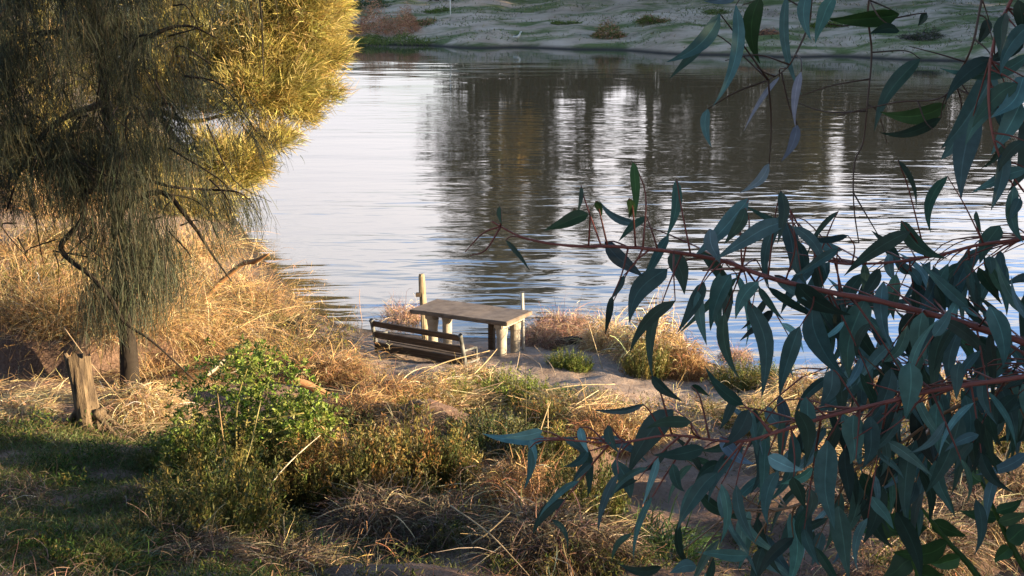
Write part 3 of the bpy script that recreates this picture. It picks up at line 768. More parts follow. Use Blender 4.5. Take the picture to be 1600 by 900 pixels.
def straw_mesh(seed, n=230, rad=.6, hgt=.34, wd=.0085):
    """loose heap of pale fallen reed stalks"""
    r = rng(seed); mb = MB()
    P, a = dome(r, n, rad * .6, hgt); b_ = r.normal(0, 1.0, n) + r.uniform(0, 6.28)
    D = np.c_[np.cos(b_), np.sin(b_), r.normal(-.05, .18, n)]
    Ln = r.uniform(.3, 1.1, n)
    ribbons(mb, P - D * (Ln * .5)[:, None], D, Ln, wd * r.uniform(.5, 1.2, n), pal(r, n, [(.50, .38, .22), (.42, .30, .17), (.58, .47, .3)]), r, 3, .15, .08, prof=[1, 1, .9, .6])
    k = n * 4; P, a = dome(r, k, rad, hgt * .8)
    ribbons(mb, P, r.normal(0, 1, (k, 3)) * np.array([1, 1, .4]), r.uniform(.08, .3, k), wd * .6, pal(r, k, STRAW), r, 3, .8, .25)
    return mb
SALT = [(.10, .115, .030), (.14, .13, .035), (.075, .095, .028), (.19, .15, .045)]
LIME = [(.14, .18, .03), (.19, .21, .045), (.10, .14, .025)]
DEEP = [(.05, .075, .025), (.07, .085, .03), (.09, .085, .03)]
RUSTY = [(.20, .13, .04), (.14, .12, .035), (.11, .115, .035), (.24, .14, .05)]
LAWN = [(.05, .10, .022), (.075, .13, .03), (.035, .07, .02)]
PROTO = {
    'dry_straw': [('dry_shrub', [(None, dry_mesh(100 + i_, STRAW), 'dry')]) for i_ in range(3)],
    'dry_orange': [('dry_shrub', [(None, dry_mesh(110 + i_, ORANGE), 'dry')]) for i_ in range(3)],
    'dry_grey': [('dry_shrub', [(None, dry_mesh(120 + i_, GREYD), 'dry')]) for i_ in range(3)],
    'dry_pink': [('dry_shrub', [(None, dry_mesh(130 + i_, PINK, 900, wd=.009), 'dry')]) for i_ in range(2)],
    'reed': [('dry_reeds', [(None, reed_mesh(140 + i_, REED), 'dry')]) for i_ in range(4)],
    'straw': [('straw_heap', [(None, straw_mesh(150 + i_), 'dry')]) for i_ in range(3)],
    'grass': [('grass_tuft', [(None, grass_mesh(160 + i_, LAWN), 'green')]) for i_ in range(2)],
}
for nm, cols in (('salt', SALT), ('lime', LIME), ('deep', DEEP), ('rusty', RUSTY)):
    PROTO[nm] = []
    for i_ in range(2):
        s_, l_ = feather_meshes(170 + i_ + len(nm), cols)
        PROTO[nm].append(('saltbush', [('stems', s_, 'bark'), ('foliage', l_, 'green')]))
for k_, lst in PROTO.items():
    for q, (nm, parts) in enumerate(lst):
        lst[q] = (nm, [(pn, mbx.mesh(nm if pn is None else pn, M[mt])) for pn, mbx, mt in parts])
_cnt = {}
def plant(kind, px, py, sx, sz, label, group, cat='shrub', loc=None, sink=.04):
    i_ = _cnt.get(kind, 0); _cnt[kind] = i_ + 1
    nm, parts = PROTO[kind][i_ % len(PROTO[kind])]
    b_ = loc if loc is not None else ground(px, py)
    rz = i_ * 2.4 + px * .01
    if parts[0][0] is None:
        o = bpy.data.objects.new(nm, parts[0][1]); COL.objects.link(o)
    else:
        o = bpy.data.objects.new(nm, None); COL.objects.link(o)
        for pn, me in parts:
            c_ = bpy.data.objects.new(pn, me); COL.objects.link(c_); c_.parent = o
    if kind[:3] in ('dry', 'sal', 'rus', 'lim') and py > 575: sz *= 1.3
    o.location = b_ - Vector((0, 0, sink)); o.rotation_euler = (0, 0, rz); o.scale = (sx, sx, sz)
    return tag(o, label, cat, group)

GR = 'golden dead reeds on the left bank'
for px, py, s, h, lab in (
    (165, 520, 1.3, .75, 'drooping reeds over the earth step right of the stump'),
    (225, 525, 1.2, .7, 'drooping reeds over the earth step at the dark trunk'),
    (110, 515, 1.1, .7, 'drooping reeds over the earth step above the stump'),
    (25, 490, 1.5, 1.0, 'golden dead reeds at the left edge hanging over a dark hollow'),
    (105, 500, 1.5, 1.0, 'golden dead reeds directly behind the splintered stump'),
    (60, 455, 1.6, .8, 'dead reeds behind those of the left edge'),
    (155, 465, 1.6, .75, 'dead reeds behind the crooked dark branch'),
    (245, 495, 1.6, .9, 'dead reeds right behind the dark she oak trunk'),
    (300, 545, 1.5, .9, 'dead reeds between dark trunk and leafy green bush'),
    (330, 470, 1.6, 1.0, 'dead reeds under the wispy needle spray'),
    (385, 480, 1.3, .95, 'brightest dead reeds below the driftwood snag at the water'),
    (425, 500, 1.1, .55, 'low bright reeds spilling toward the water at the point'),
    (20, 400, 1.6, .8, 'farthest dead reeds at the left edge of the picture'),
    (120, 395, 1.6, 1.2, 'far dead reeds left of the dark trunk'),
    (240, 420, 1.6, 1.1, 'far dead reeds right of the dark trunk'),
    (310, 400, 1.5, 1.0, 'far dead reeds nearest the water at the left'),
    (400, 545, 1.4, .6, 'tangled dry reeds above the leafy green bush'),
    (470, 545, 1.3, .5, 'low tangled reeds left of the bench near the sand'),
    (505, 578, 1.2, .4, 'low tangled reeds just left of the bench sand'),
    (450, 590, 1.2, .45, 'low tangled reeds behind the broken orange branch'),
    (345, 575, 1.3, .6, 'dry reeds touching the pale wood piece'),
    (262, 590, 1.0, .45, 'dry reeds right beside the base of the dark trunk')):
    plant('reed', px, py, s, h, lab, GR, 'reeds')
for px, py, d_, s, h, lab in ((330, 215, 44, 2.2, 1.2, 'sunlit brown reeds under the golden tree far up the bank'),
                              (255, 262, 40, 2.2, 1.2, 'sunlit reeds below the golden tree beside dark strands'),
                              (150, 300, 38, 2.2, 1.3, 'sunlit reeds seen through the dark hanging strands')):
    q_ = at(px, py, d_); plant('reed', px, py, s, h, lab, GR, 'reeds', loc=gp(q_.x - 1.2, q_.y))

DS = 'dry shrubs on the near bank'
for kind, px, py, s, h, lab in (
    ('dry_orange', 535, 600, 1.0, .7, 'orange dry shrub left of the bare sand before the bench'),
    ('dry_orange', 600, 632, 1.1, .7, 'orange dry shrub straight below the bench'),
    ('dry_orange', 500, 600, 1.1, .8, 'orange brown dry shrub right of the broken branch'),
    ('dry_straw', 730, 598, .9, .5, 'straw coloured shrub below the table and bench gap'),
    ('dry_straw', 668, 618, .9, .5, 'low straw shrub below the right end of the bench'),
    ('dry_pink', 628, 500, .95, 1.5, 'dry bush behind the bench beside the wooden post'),
    ('dry_pink', 700, 500, .9, .7, 'dry twigs under the concrete table'),
    ('dry_pink', 880, 532, 1.25, 1.35, 'pinkish bare bush right of the thin pole'),
    ('dry_pink', 845, 540, .9, .9, 'low pinkish twigs at the foot of the thin pole'),
    ('dry_straw', 950, 548, 1.0, 1.3, 'golden dry bush left of the tallest golden one'),
    ('dry_straw', 1020, 575, 1.25, 2.0, 'tallest golden dry bush at the edge of the sand'),
    ('dry_orange', 1070, 590, .8, 1.0, 'orange dry bush at the right foot of the tallest golden one'),
    ('dry_straw', 1240, 628, 1.0, .8, 'dry bush behind gum leaves where sand meets water'),
    ('dry_pink', 1150, 560, .8, .9, 'pale twiggy bush at the water behind gum leaves'),
    ('dry_straw', 1330, 618, 1.0, .9, 'sunlit bush on the shore below the red branch'),
    ('dry_orange', 1400, 640, 1.0, .9, 'sunlit orange bush behind the lower red twig'),
    ('dry_straw', 1470, 632, 1.1, 1.0, 'sunlit bush at the shore in the right part'),
    ('dry_orange', 1555, 690, 1.3, .9, 'orange sunlit bush near the right edge'),
    ('dry_straw', 1590, 660, 1.1, .8, 'straw bush touching the right edge of the picture'),
    ('dry_orange', 930, 690, 1.0, .8, 'brown dry shrub right of the upright stalks'),
    ('dry_straw', 985, 690, .9, .7, 'straw shrub below the red sand path'),
    ('dry_orange', 560, 660, 1.0, .7, 'brown shrub in shade below the orange ones'),
    ('dry_orange', 480, 730, .9, .6, 'brown dry shrub at the right of the leafy bush'),
    ('dry_grey', 640, 690, 1.0, .6, 'grey dry shrub on the dark earth hollow'),
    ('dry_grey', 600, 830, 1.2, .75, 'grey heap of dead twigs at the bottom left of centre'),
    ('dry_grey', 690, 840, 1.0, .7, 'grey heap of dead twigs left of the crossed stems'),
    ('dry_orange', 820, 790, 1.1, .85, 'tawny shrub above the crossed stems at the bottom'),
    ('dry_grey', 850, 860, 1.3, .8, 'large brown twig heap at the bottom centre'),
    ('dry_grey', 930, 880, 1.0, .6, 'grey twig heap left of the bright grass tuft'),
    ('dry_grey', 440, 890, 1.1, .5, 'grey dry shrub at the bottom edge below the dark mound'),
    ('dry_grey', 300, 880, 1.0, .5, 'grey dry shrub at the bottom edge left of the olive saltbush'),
    ('dry_straw', 1250, 720, 1.0, .6, 'straw shrub behind the lit gum leaf pair'),
    ('dry_grey', 1360, 800, 1.3, .6, 'dry shrub behind the lower gum leaves'),
    ('dry_grey', 1430, 850, 1.3, .6, 'brown shrub behind the glossy green stems'),
    ('dry_grey', 1520, 830, 1.3, .7, 'dry shrub behind the glossy plant at lower right'),
    ('dry_grey', 1570, 770, 1.2, .7, 'brown shrub in the shade at the right edge'),
    ('dry_straw', 30, 650, 1.2, .4, 'flattened straw clump left of the stump'),
    ('dry_straw', 215, 640, 1.1, .6, 'straw clump right of the stump roots')):
    plant(kind, px, py, s, h, lab, DS)
GS = 'green saltbushes on the near bank'
for kind, px, py, s, h, lab in (
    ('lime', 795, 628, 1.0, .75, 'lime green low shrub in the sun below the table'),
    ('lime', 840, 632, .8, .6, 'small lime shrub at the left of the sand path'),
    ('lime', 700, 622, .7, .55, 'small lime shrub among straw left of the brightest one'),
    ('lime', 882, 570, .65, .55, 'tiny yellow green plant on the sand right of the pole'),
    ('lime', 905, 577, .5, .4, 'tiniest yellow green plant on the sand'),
    ('salt', 1010, 590, .8, 1.0, 'yellow green shrub in front of the tallest golden bush'),
    ('salt', 1150, 605, .9, .7, 'green shrub at the right end of the sand by the water'),
    ('lime', 1205, 600, .8, .6, 'lit green shrub behind gum leaves at the shore'),
    ('salt', 1200, 680, .8, .8, 'yellow green shrub glimpsed between lower gum leaves'),
    ('rusty', 530, 785, 1.35, 1.35, 'rusty green shrub right of the pale arching stem'),
    ('rusty', 645, 775, 1.5, 1.25, 'broad rusty green shrub in the middle foreground'),
    ('salt', 700, 745, .8, .8, 'green shrub at the right side of the broad rusty one'),
    ('salt', 590, 720, .7, .7, 'small olive shrub between the two rusty ones'),
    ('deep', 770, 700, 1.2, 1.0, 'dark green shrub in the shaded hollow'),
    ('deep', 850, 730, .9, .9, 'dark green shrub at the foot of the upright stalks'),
    ('salt', 915, 810, .9, 1.1, 'olive shrub on the right side of the tawny one'),
    ('salt', 335, 835, 1.4, 1.25, 'large olive saltbush in shade at the lower left'),
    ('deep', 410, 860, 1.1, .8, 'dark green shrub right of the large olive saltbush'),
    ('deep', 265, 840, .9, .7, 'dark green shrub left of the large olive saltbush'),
    ('salt', 275, 735, .9, .8, 'yellow green shrub at the left foot of the leafy bush'),
    ('salt', 335, 745, 1.0, .9, 'upright olive shrub below the leafy bush'),
    ('deep', 430, 720, .9, .7, 'dark shrub under the right side of the leafy bush'),
    ('rusty', 850, 665, .8, .6, 'rusty shrub behind the upright stalks'),
    ('salt', 1580, 720, .9, .8, 'olive shrub in front of the orange one at the right edge'),
    ('rusty', 45, 470, 1.2, 1.5, 'olive shrub among the dead reeds at the left edge'),
    ('salt', 120, 450, 1.1, 1.4, 'olive shrub among dead reeds behind the crooked branch'),
    ('rusty', 75, 400, 1.3, 1.5, 'rusty shrub among the farther dead reeds at left'),
    ('rusty', 275, 450, 1.2, 1.3, 'rusty shrub among dead reeds right of the dark trunk'),
    ('salt', 455, 525, 1.0, .8, 'green shrub in the reeds near the water point'),
    ('rusty', 350, 520, 1.1, .9, 'rusty shrub in the reeds above the leafy bush'),
    ('deep', 560, 690, 1.0, .9, 'dark green shrub in the hollow right of the leafy bush'),
    ('salt', 470, 770, .9, .8, 'olive shrub at the right edge of the dark earth mound'),
    ('deep', 1330, 700, 1.0, .9, 'dark shrub hidden behind the densest gum leaves')):
    plant(kind, px, py, s, h, lab, GS)
for px, py, s, h, lab in ((908, 614, .75, .5, 'bright green grass patch on the red sand'),
                          (1000, 845, 1.4, 1.2, 'bright green grass tuft at the bottom right of centre'),
                          (1050, 870, 1.1, 1.0, 'green grass tuft beside the brightest one'),
                          (700, 770, 1.0, .7, 'green grass at the right foot of the rusty shrub'),
                          (480, 880, 1.3, .8, 'green grass at the bottom below the dark mound'),
                          (170, 870, 1.2, .6, 'green grass tuft at the bottom left'),
                          (730, 670, 1.0, .6, 'dark grass in the hollow below the straw heap')):
    plant('grass', px, py, s, h, lab, 'green grass tufts', 'grass')
for px, py, s, h, lab in ((735, 640, 1.0, 1.1, 'bright heap of pale dead stalks below the table'),
                          (790, 622, .8, .9, 'pale stalks in front of the lime shrub'),
                          (935, 648, 1.0, 1.0, 'pale stalks fanned out below the sand path'),
                          (620, 708, .8, .8, 'pale stalks on top of the broad rusty shrub'),
                          (60, 630, 1.2, .8, 'flattened golden stalks left of the stump'),
                          (215, 668, .9, .5, 'thin stalks on the ground right of the stump'),
                          (1120, 650, 1.0, .7, 'dry stalks at the foot of the right sand'),
                          (700, 615, .8, 1.2, 'pale stalks left of the bright heap below the table'),
                          (870, 640, .9, 1.0, 'pale stalks behind the upright pale stalk'),
                          (560, 640, .8, .9, 'pale stalks on the shaded hollow right of the broken branch'),
                          (800, 745, .8, .9, 'pale stalks lying on the tawny shrub'),
                          (1190, 640, 1.0, .9, 'dry stalks on the bank behind the big teal gum leaves'),
                          (1000, 520, .9, 1.0, 'pale fallen stalks at the water right of the pink bush')):
    plant('straw', px, py, s, h, lab, 'heaps of dead stalks', 'dead stalks')

# leafy green bush
r = rng(200)
bb = ground(385, 722)
dB = (bb - CAM).dot(ray(800, 450)) / ray(800, 450).length_squared
bush = empty('leafy_bush', bb, 'bright green leafy bush in the sun left of centre', 'bush')
lf = MB(); st = MB()
cl = [(380, 590, 75, 34), (340, 610, 60, 40), (420, 610, 60, 40), (310, 655, 45, 40), (360, 650, 60, 45), (430, 650, 55, 40), (475, 645, 38, 32), (300, 690, 40, 30), (400, 690, 60, 30), (460, 680, 40, 25), (350, 700, 50, 28), (280, 705, 26, 24), (500, 655, 22, 22), (390, 565, 34, 16)]
for (x, y, rx, ry) in cl:
    c = at(x, y, dB + r.uniform(-.2, .5)); s = dB / F
    tube(st, smooth_path([bb + Vector((r.normal(0, .2), r.normal(0, .15), 0)), (bb + c) / 2 + Vector((r.normal(0, .15), 0, .1)), c], 5), [.016, .006], (.22, .19, .07), 5)
    n = int(r.integers(35, 110)); u = unit(r.normal(0, 1, (n, 3))) * r.uniform(.3, 1, (n, 1)) ** .5
    ctr = np.array(c) + u * np.array([rx * s, rx * s * .9, ry * s]) * 1.2 + r.normal(0, .08, (n, 3))
    per = 9; P = np.repeat(ctr, per, 0) + r.normal(0, .012, (n * per, 3))
    D = np.repeat(u * .4 + np.array([.1, -.1, .45]), per, 0) + r.normal(0, .65, (n * per, 3))
    col = np.repeat(pal(r, n, [(.16, .23, .038), (.21, .27, .055), (.10, .15, .03), (.26, .28, .08)], None, .25), per, 0)
    ribbons(lf, P, D, r.uniform(.035, .065, n * per), r.uniform(.016, .026, n * per), col, r, 4, .3, .08, prof=[.25, .7, 1, .85, .1])
st.shift(bb).build('stems', M['bark'], bush); lf.shift(bb).build('foliage', M['green'], bush)

# single stems and sticks
SG = 'single dead stems'
def stick(pix, label, rad=.012, col=(.50, .40, .25), name='dead_stem'):
    P = []
    for (x, y, u_) in pix: P.append(gh(x, y, u_) if u_ is not None else None)
    rad *= .7
    return log(name, P, [rad, rad * .85, rad * .5], label, 'stem', col, 'bark', 6, int(abs(pix[0][0])), SG, .04)
def stick3(pix, depth, label, rad=.012, col=(.50, .40, .25)):
    P = [at(x, y, depth + dz_) for (x, y, dz_) in pix]; rad *= .72
    return log('dead_stem', P, [rad, rad * .85, rad * .5], label, 'stem', col, 'bark', 6, int(abs(pix[0][0])), SG, .04)
def dep(px, py):
    q_ = ground(px, py); return (q_ - CAM).dot(ray(800, 450)) / ray(800, 450).length_squared
d_ = dep(412, 790); stick3([(412, 784, -.1), (425, 755, -.15), (455, 720, 0), (500, 680, .25)], d_ - .1, 'pale arching stem over the dark earth mound', .012, (.62, .55, .42))
d_ = dep(380, 735); stick3([(380, 733, -.4), (392, 695, -.45), (401, 655, -.5), (408, 625, -.45)], d_ - .2, 'yellowish bare stem in front of the leafy bush', .012, (.42, .36, .16))
stick3([(352, 708, -.4), (346, 665, -.45), (340, 615, -.4)], d_ - .2, 'brown bare stem at the left of the leafy bush', .011, (.36, .24, .12))
d_ = dep(855, 722); stick3([(854, 722, 0), (856, 680, 0), (856, 625, .05)], d_ - .1, 'upright pale stalk standing under the straw heap', .014, (.45, .34, .2))
stick3([(842, 680, 0), (850, 655, 0), (860, 628, .05)], d_ - .15, 'leaning stalk beside the upright pale one', .012, (.45, .34, .2))
d_ = dep(822, 690); stick3([(821, 690, 0), (822, 630, 0), (821, 568, 0)], d_ - .3, 'thin dark upright stem right of the lime shrub', .010, (.10, .09, .05))
stick([(845, 640, .28), (900, 636, .32), (960, 632, .3)], 'long pale stalk lying across the fanned stalks', .014)
d_ = dep(738, 850); stick3([(738, 850, 0), (765, 830, -.1), (797, 801, -.1)], d_ - .5, 'short pale stem crossing the longer dark one', .013, (.45, .35, .22))
d_ = dep(828, 900); stick3([(704, 790, .8), (760, 830, .3), (800, 870, .1), (830, 903, 0)], d_ - .3, 'long thin stem sloping down to the bottom edge', .011, (.40, .31, .2))
d_ = dep(632, 600); stick3([(632, 598, .2), (690, 568, .3), (765, 548, .5)], d_ - .3, 'long pale stem arching in front of the table legs', .014, (.50, .38, .22))
stick3([(740, 585, .1), (760, 565, .2), (777, 545, .3)], d_ - .2, 'short pale stem leaning on the table leg', .013, (.50, .38, .22))
d_ = dep(500, 615); stick3([(462, 602, .2), (540, 612, .1), (620, 632, 0), (690, 628, 0)], d_ - .4, 'thin pale stem stretching right from the broken branch', .010, (.5, .4, .25))
d_ = dep(200, 640); stick3([(100, 512, .3), (130, 553, 0), (160, 590, -.1), (195, 632, -.2)], d_ - .2, 'thin straight twig slanting behind the stump', .011, (.42, .3, .18))
d_ = dep(565, 505); stick3([(566, 505, 0), (562, 475, 0), (562, 452, 0)], d_, 'thin pinkish stem standing in the water left of the bench', .010, (.36, .24, .18))
d_ = dep(945, 575); stick3([(942, 578, 0), (930, 540, 0), (918, 500, .1)], d_ - .1, 'slanted straw stem standing on the sand path', .011)
d_ = dep(1455, 612); stick3([(1456, 612, 0), (1455, 590, 0), (1453, 560, 0)], d_, 'thin wooden stake in the shallows at right', .02, (.36, .24, .13))
for q_, (pix, lab) in enumerate((([(818, 560, 0), (842, 575, 0), (848, 592, 0)], 'bent root like twig right of the thin pole'), ([(835, 555, .1), (860, 580, .05), (868, 592, 0)], 'straight twig fanning right from the thin pole'),
                     ([(812, 560, .05), (808, 580, .02), (804, 590, 0)], 'short twig fanning left from the thin pole'))):
    stick([(x, y, u_ + .06) for x, y, u_ in pix], lab, .012, (.36, .28, .2))

# ---------------------------------------------------------------- ground cover
SK = [(575, 540, 790, 592), (795, 535, 1070, 632), (1040, 590, 1260, 632)]
def scatter(name, poly, n, label, cols, hgt, wd, thr, seed, mat, flat=False, fr=.9, cat='grass'):
    r = rng(seed); out = []
    xs = r.uniform(poly[0], poly[2], n); ys = poly[3] - (poly[3] - poly[1]) * r.uniform(0, 1, n)
    keep_ = np.ones(n, bool)
    for (a, b, c, d_) in SK: keep_ &= ~((xs > a) & (xs < c) & (ys > b) & (ys < d_))
    keep_ |= r.random(n) < .06
    # spread over real ground: pick pixels, then drop onto the ground
    pts = []
    d = np.array([tuple(ray(a, b)) for a, b in zip(xs, ys)])
    z0 = np.full(n, 1.0)
    for _ in range(9):
        tt = (z0 - CAM.z) / d[:, 2]; gx_, gy_ = d[:, 0] * tt, d[:, 1] * tt; z0 = z0 * .4 + .6 * gz(gx_, gy_)
    msk = np.array([mnoise.fractal(Vector((a * fr, b * fr, seed)), 1, 2, 3) for a, b in zip(gx_, gy_)])
    k_ = (msk + r.normal(0, .15, n) > thr) & (z0 > .12) & keep_
    P = np.c_[gx_, gy_, gz(gx_, gy_)][k_]; m_ = len(P)
    mb = MB()
    D = np.c_[r.normal(0, 1, (m_, 2)), r.normal(.1, .12, m_)] if flat else np.c_[r.normal(0, .5, (m_, 2)), np.ones(m_)]
    ribbons(mb, P + np.array([0, 0, .012]), D, hgt * r.uniform(.4, 1.3, m_), wd * r.uniform(.6, 1.2, m_), pal(r, m_, cols), r, 3, .1 if flat else .9, .2)
    return tag(mb.build(name, M[mat]), label, cat, kind='stuff')
scatter('ground_cover', (-60, 665, 480, 960), 60000, 'dull green ground cover in shade at the lower left', [(.09, .13, .035), (.12, .135, .045), (.065, .11, .03), (.15, .12, .055)], .10, .011, -.32, 301, 'green')
scatter('ground_cover', (440, 640, 1660, 960), 15000, 'sparse green weeds over the dark earth', [(.06, .08, .024), (.09, .085, .035)], .10, .009, .12, 302, 'green', fr=.7)
scatter('straw_litter', (-60, 540, 1660, 960), 13000, 'thin straw and twigs littering the ground', STRAW[1:3] + GREYD * 2, .20, .006, .05, 303, 'dry', True, cat='litter')
scatter('straw_litter', (-60, 570, 330, 680), 3500, 'golden straw strewn around the stump', STRAW, .3, .008, -.2, 304, 'dry', True, cat='litter')

def tangle(px0, py0, px1, py1, n, label, seed, thr, hgt, cols_a, cols_b, skip=()):
    skip = list(skip) + [(-80, 512, 255, 610), (405, 735, 525, 850), (940, 690, 1330, 830)]
    r = rng(seed); xs = r.uniform(px0, px1, n); ys = r.uniform(py0, py1, n)
    keep = np.ones(n, bool)
    for (a, b, c, d_) in skip: keep &= ~((xs > a) & (xs < c) & (ys > b) & (ys < d_))
    xs, ys = xs[keep], ys[keep]; n = len(xs)
    d = np.array([tuple(ray(a, b)) for a, b in zip(xs, ys)]); z0 = np.full(n, 1.0)
    for _ in range(9):
        tt = (z0 - CAM.z) / d[:, 2]; X_, Y_ = d[:, 0] * tt, d[:, 1] * tt; z0 = z0 * .4 + .6 * gz(X_, Y_)
    msk = np.array([mnoise.fractal(Vector((a * 1.3, b * 1.3, seed)), .9, 2, 4) for a, b in zip(X_, Y_)])
    hue = np.array([mnoise.fractal(Vector((a * .9, b * .9, seed + 9)), 1, 2, 3) for a, b in zip(X_, Y_)]) + r.normal(0, .12, n)
    ok = (msk > thr) & (z0 > .2); msk, hue, X_, Y_ = msk[ok], hue[ok], X_[ok], Y_[ok]; n = len(X_)
    hh = hgt * np.clip((msk - thr) * 2.2, .1, 1.3)
    P = np.c_[X_, Y_, gz(X_, Y_) + r.uniform(-.02, 1, n) * hh]
    g_ = hue > (-.12 if seed == 501 else .03)
    mb = MB(); i_ = np.nonzero(~g_)[0]; k = len(i_)
    ribbons(mb, P[i_], r.normal(0, 1, (k, 3)) + np.array([0, 0, .5]), r.uniform(.10, .45, k), r.uniform(.004, .0105, k), pal(r, k, cols_a, None, .5), r, 5, r.uniform(.4, 2.5, k), .3)
    i_ = np.repeat(np.nonzero(g_)[0], 5); k = len(i_)
    ribbons(mb, P[i_] + r.normal(0, .03, (k, 3)), r.normal(0, .6, (k, 3)) + np.array([0, 0, .7]), r.uniform(.025, .07, k), r.uniform(.008, .014, k), pal(r, k, cols_b, None, .35), r, 2, .2, .2, prof=[.5, 1, .2])
    return tag(mb.build('undergrowth', M['dry']), label, 'undergrowth', kind='stuff')
tangle(430, 575, 1100, 720, 15000, 'matted dry undergrowth over the hummocks in the middle', 501, .05, .38, ORANGE + GREYD + STRAW[:2], SALT + RUSTY, SK)
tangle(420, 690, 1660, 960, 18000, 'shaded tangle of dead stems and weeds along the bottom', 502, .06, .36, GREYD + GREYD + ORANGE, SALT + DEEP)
tangle(1000, 610, 1700, 760, 10000, 'tangled dry growth on the bank behind the gum leaves', 503, -.1, .36, STRAW + GREYD, SALT + RUSTY, SK)
tangle(-80, 430, 560, 600, 22000, 'tangled dead growth between the reeds on the left bank', 504, .0, .6, REED + GREYD[:3], RUSTY + SALT)
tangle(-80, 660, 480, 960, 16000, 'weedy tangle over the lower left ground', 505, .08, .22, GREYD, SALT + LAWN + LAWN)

# ---------------------------------------------------------------- the gum tree in the foreground
r = rng(400)
gb_ = gp(5.2, 2.2)
gum = empty('eucalyptus_tree', gb_, 'eucalyptus whose red twigs and blue green leaves hang before the river', 'tree')
tr = MB(); BR = (.20, .12, .09)
tk = smooth_path([gb_ - Vector((0, 0, .4)), gb_ + Vector((.1, .2, 2)), gb_ + Vector((.9, 1.6, 4.5)), gb_ + Vector((2.6, 3.6, 8)), gb_ + Vector((4.0, 5.0, 11))], 8)
tube(tr, tk, [.32, .26, .2, .14, .06], (.25, .2, .16), 12, r, .03)
shade_crown = MB(); cen = []
for q in range(330):  # unseen crown right of the view, added to shade the foreground
    t_ = r.uniform(0, 1); y = r.uniform(-5, 15.0); x = r.uniform(7.5, 15); z = r.uniform(1.0, 14.5)
    if y > 10.3 and z < 6.3 + (x - 9) * .18: continue
    if x < .40 * max(y, 2) + 2.6 + (1.2 if z > 9 else 0): continue
    c = Vector((x, y, z)); cen.append(c)
    s_ = tk[min(len(tk) - 1, int(max(.3, min(.98, (z - 4) / 11)) * len(tk)))]
    tube(tr, smooth_path([s_, (s_ + c) / 2 + Vector((0, 0, .3)), c], 4), [.05, .012], (.2, .14, .1), 5)
for q in range(60):                                   # unseen low crown beside the viewpoint, added to shade the near leaves
    c = Vector((r.uniform(4.2, 8), r.uniform(-2.5, 2.2), r.uniform(4.8, 11))); cen.append(c)
    tube(tr, smooth_path([tk[-int(r.integers(8, 22))], c], 3), [.04, .012], (.2, .14, .1), 5)
for q in range(210):  # unseen canopy overhead, added to cut sky light on the near bank
    c = Vector((r.uniform(-13, 13), r.uniform(-.5, 15), r.uniform(10.5, 16.5))); cen.append(c)
    tube(tr, smooth_path([tk[-int(r.integers(1, 9))], (tk[-3] + c) / 2 + Vector((0, 0, 1.0)), c], 4), [.06, .012], (.2, .14, .1), 5)
C = np.array([tuple(c) for c in cen]); n = 96000; ci = r.integers(0, len(C), n)
off = unit(r.normal(0, 1, (n, 3))) * r.uniform(.1, 1, (n, 1)) ** .5 * np.array([1.5, 1.5, 1.15])
GLV = [(.035, .075, .062), (.045, .09, .075), (.03, .06, .04)]
ribbons(shade_crown, C[ci] + off, r.normal(0, .6, (n, 3)) + np.array([0, 0, -.9]), r.uniform(.2, .36, n), r.uniform(.06, .10, n), pal(r, n, GLV), r, 3, .3, prof=[.3, 1, .7, .1])
tr.shift(gb_).build('trunk', M['bark'], gum); shade_crown.shift(gb_).build('crown', M['gum_leaf'], gum)  # the crown is unseen and serves to shade the near bank

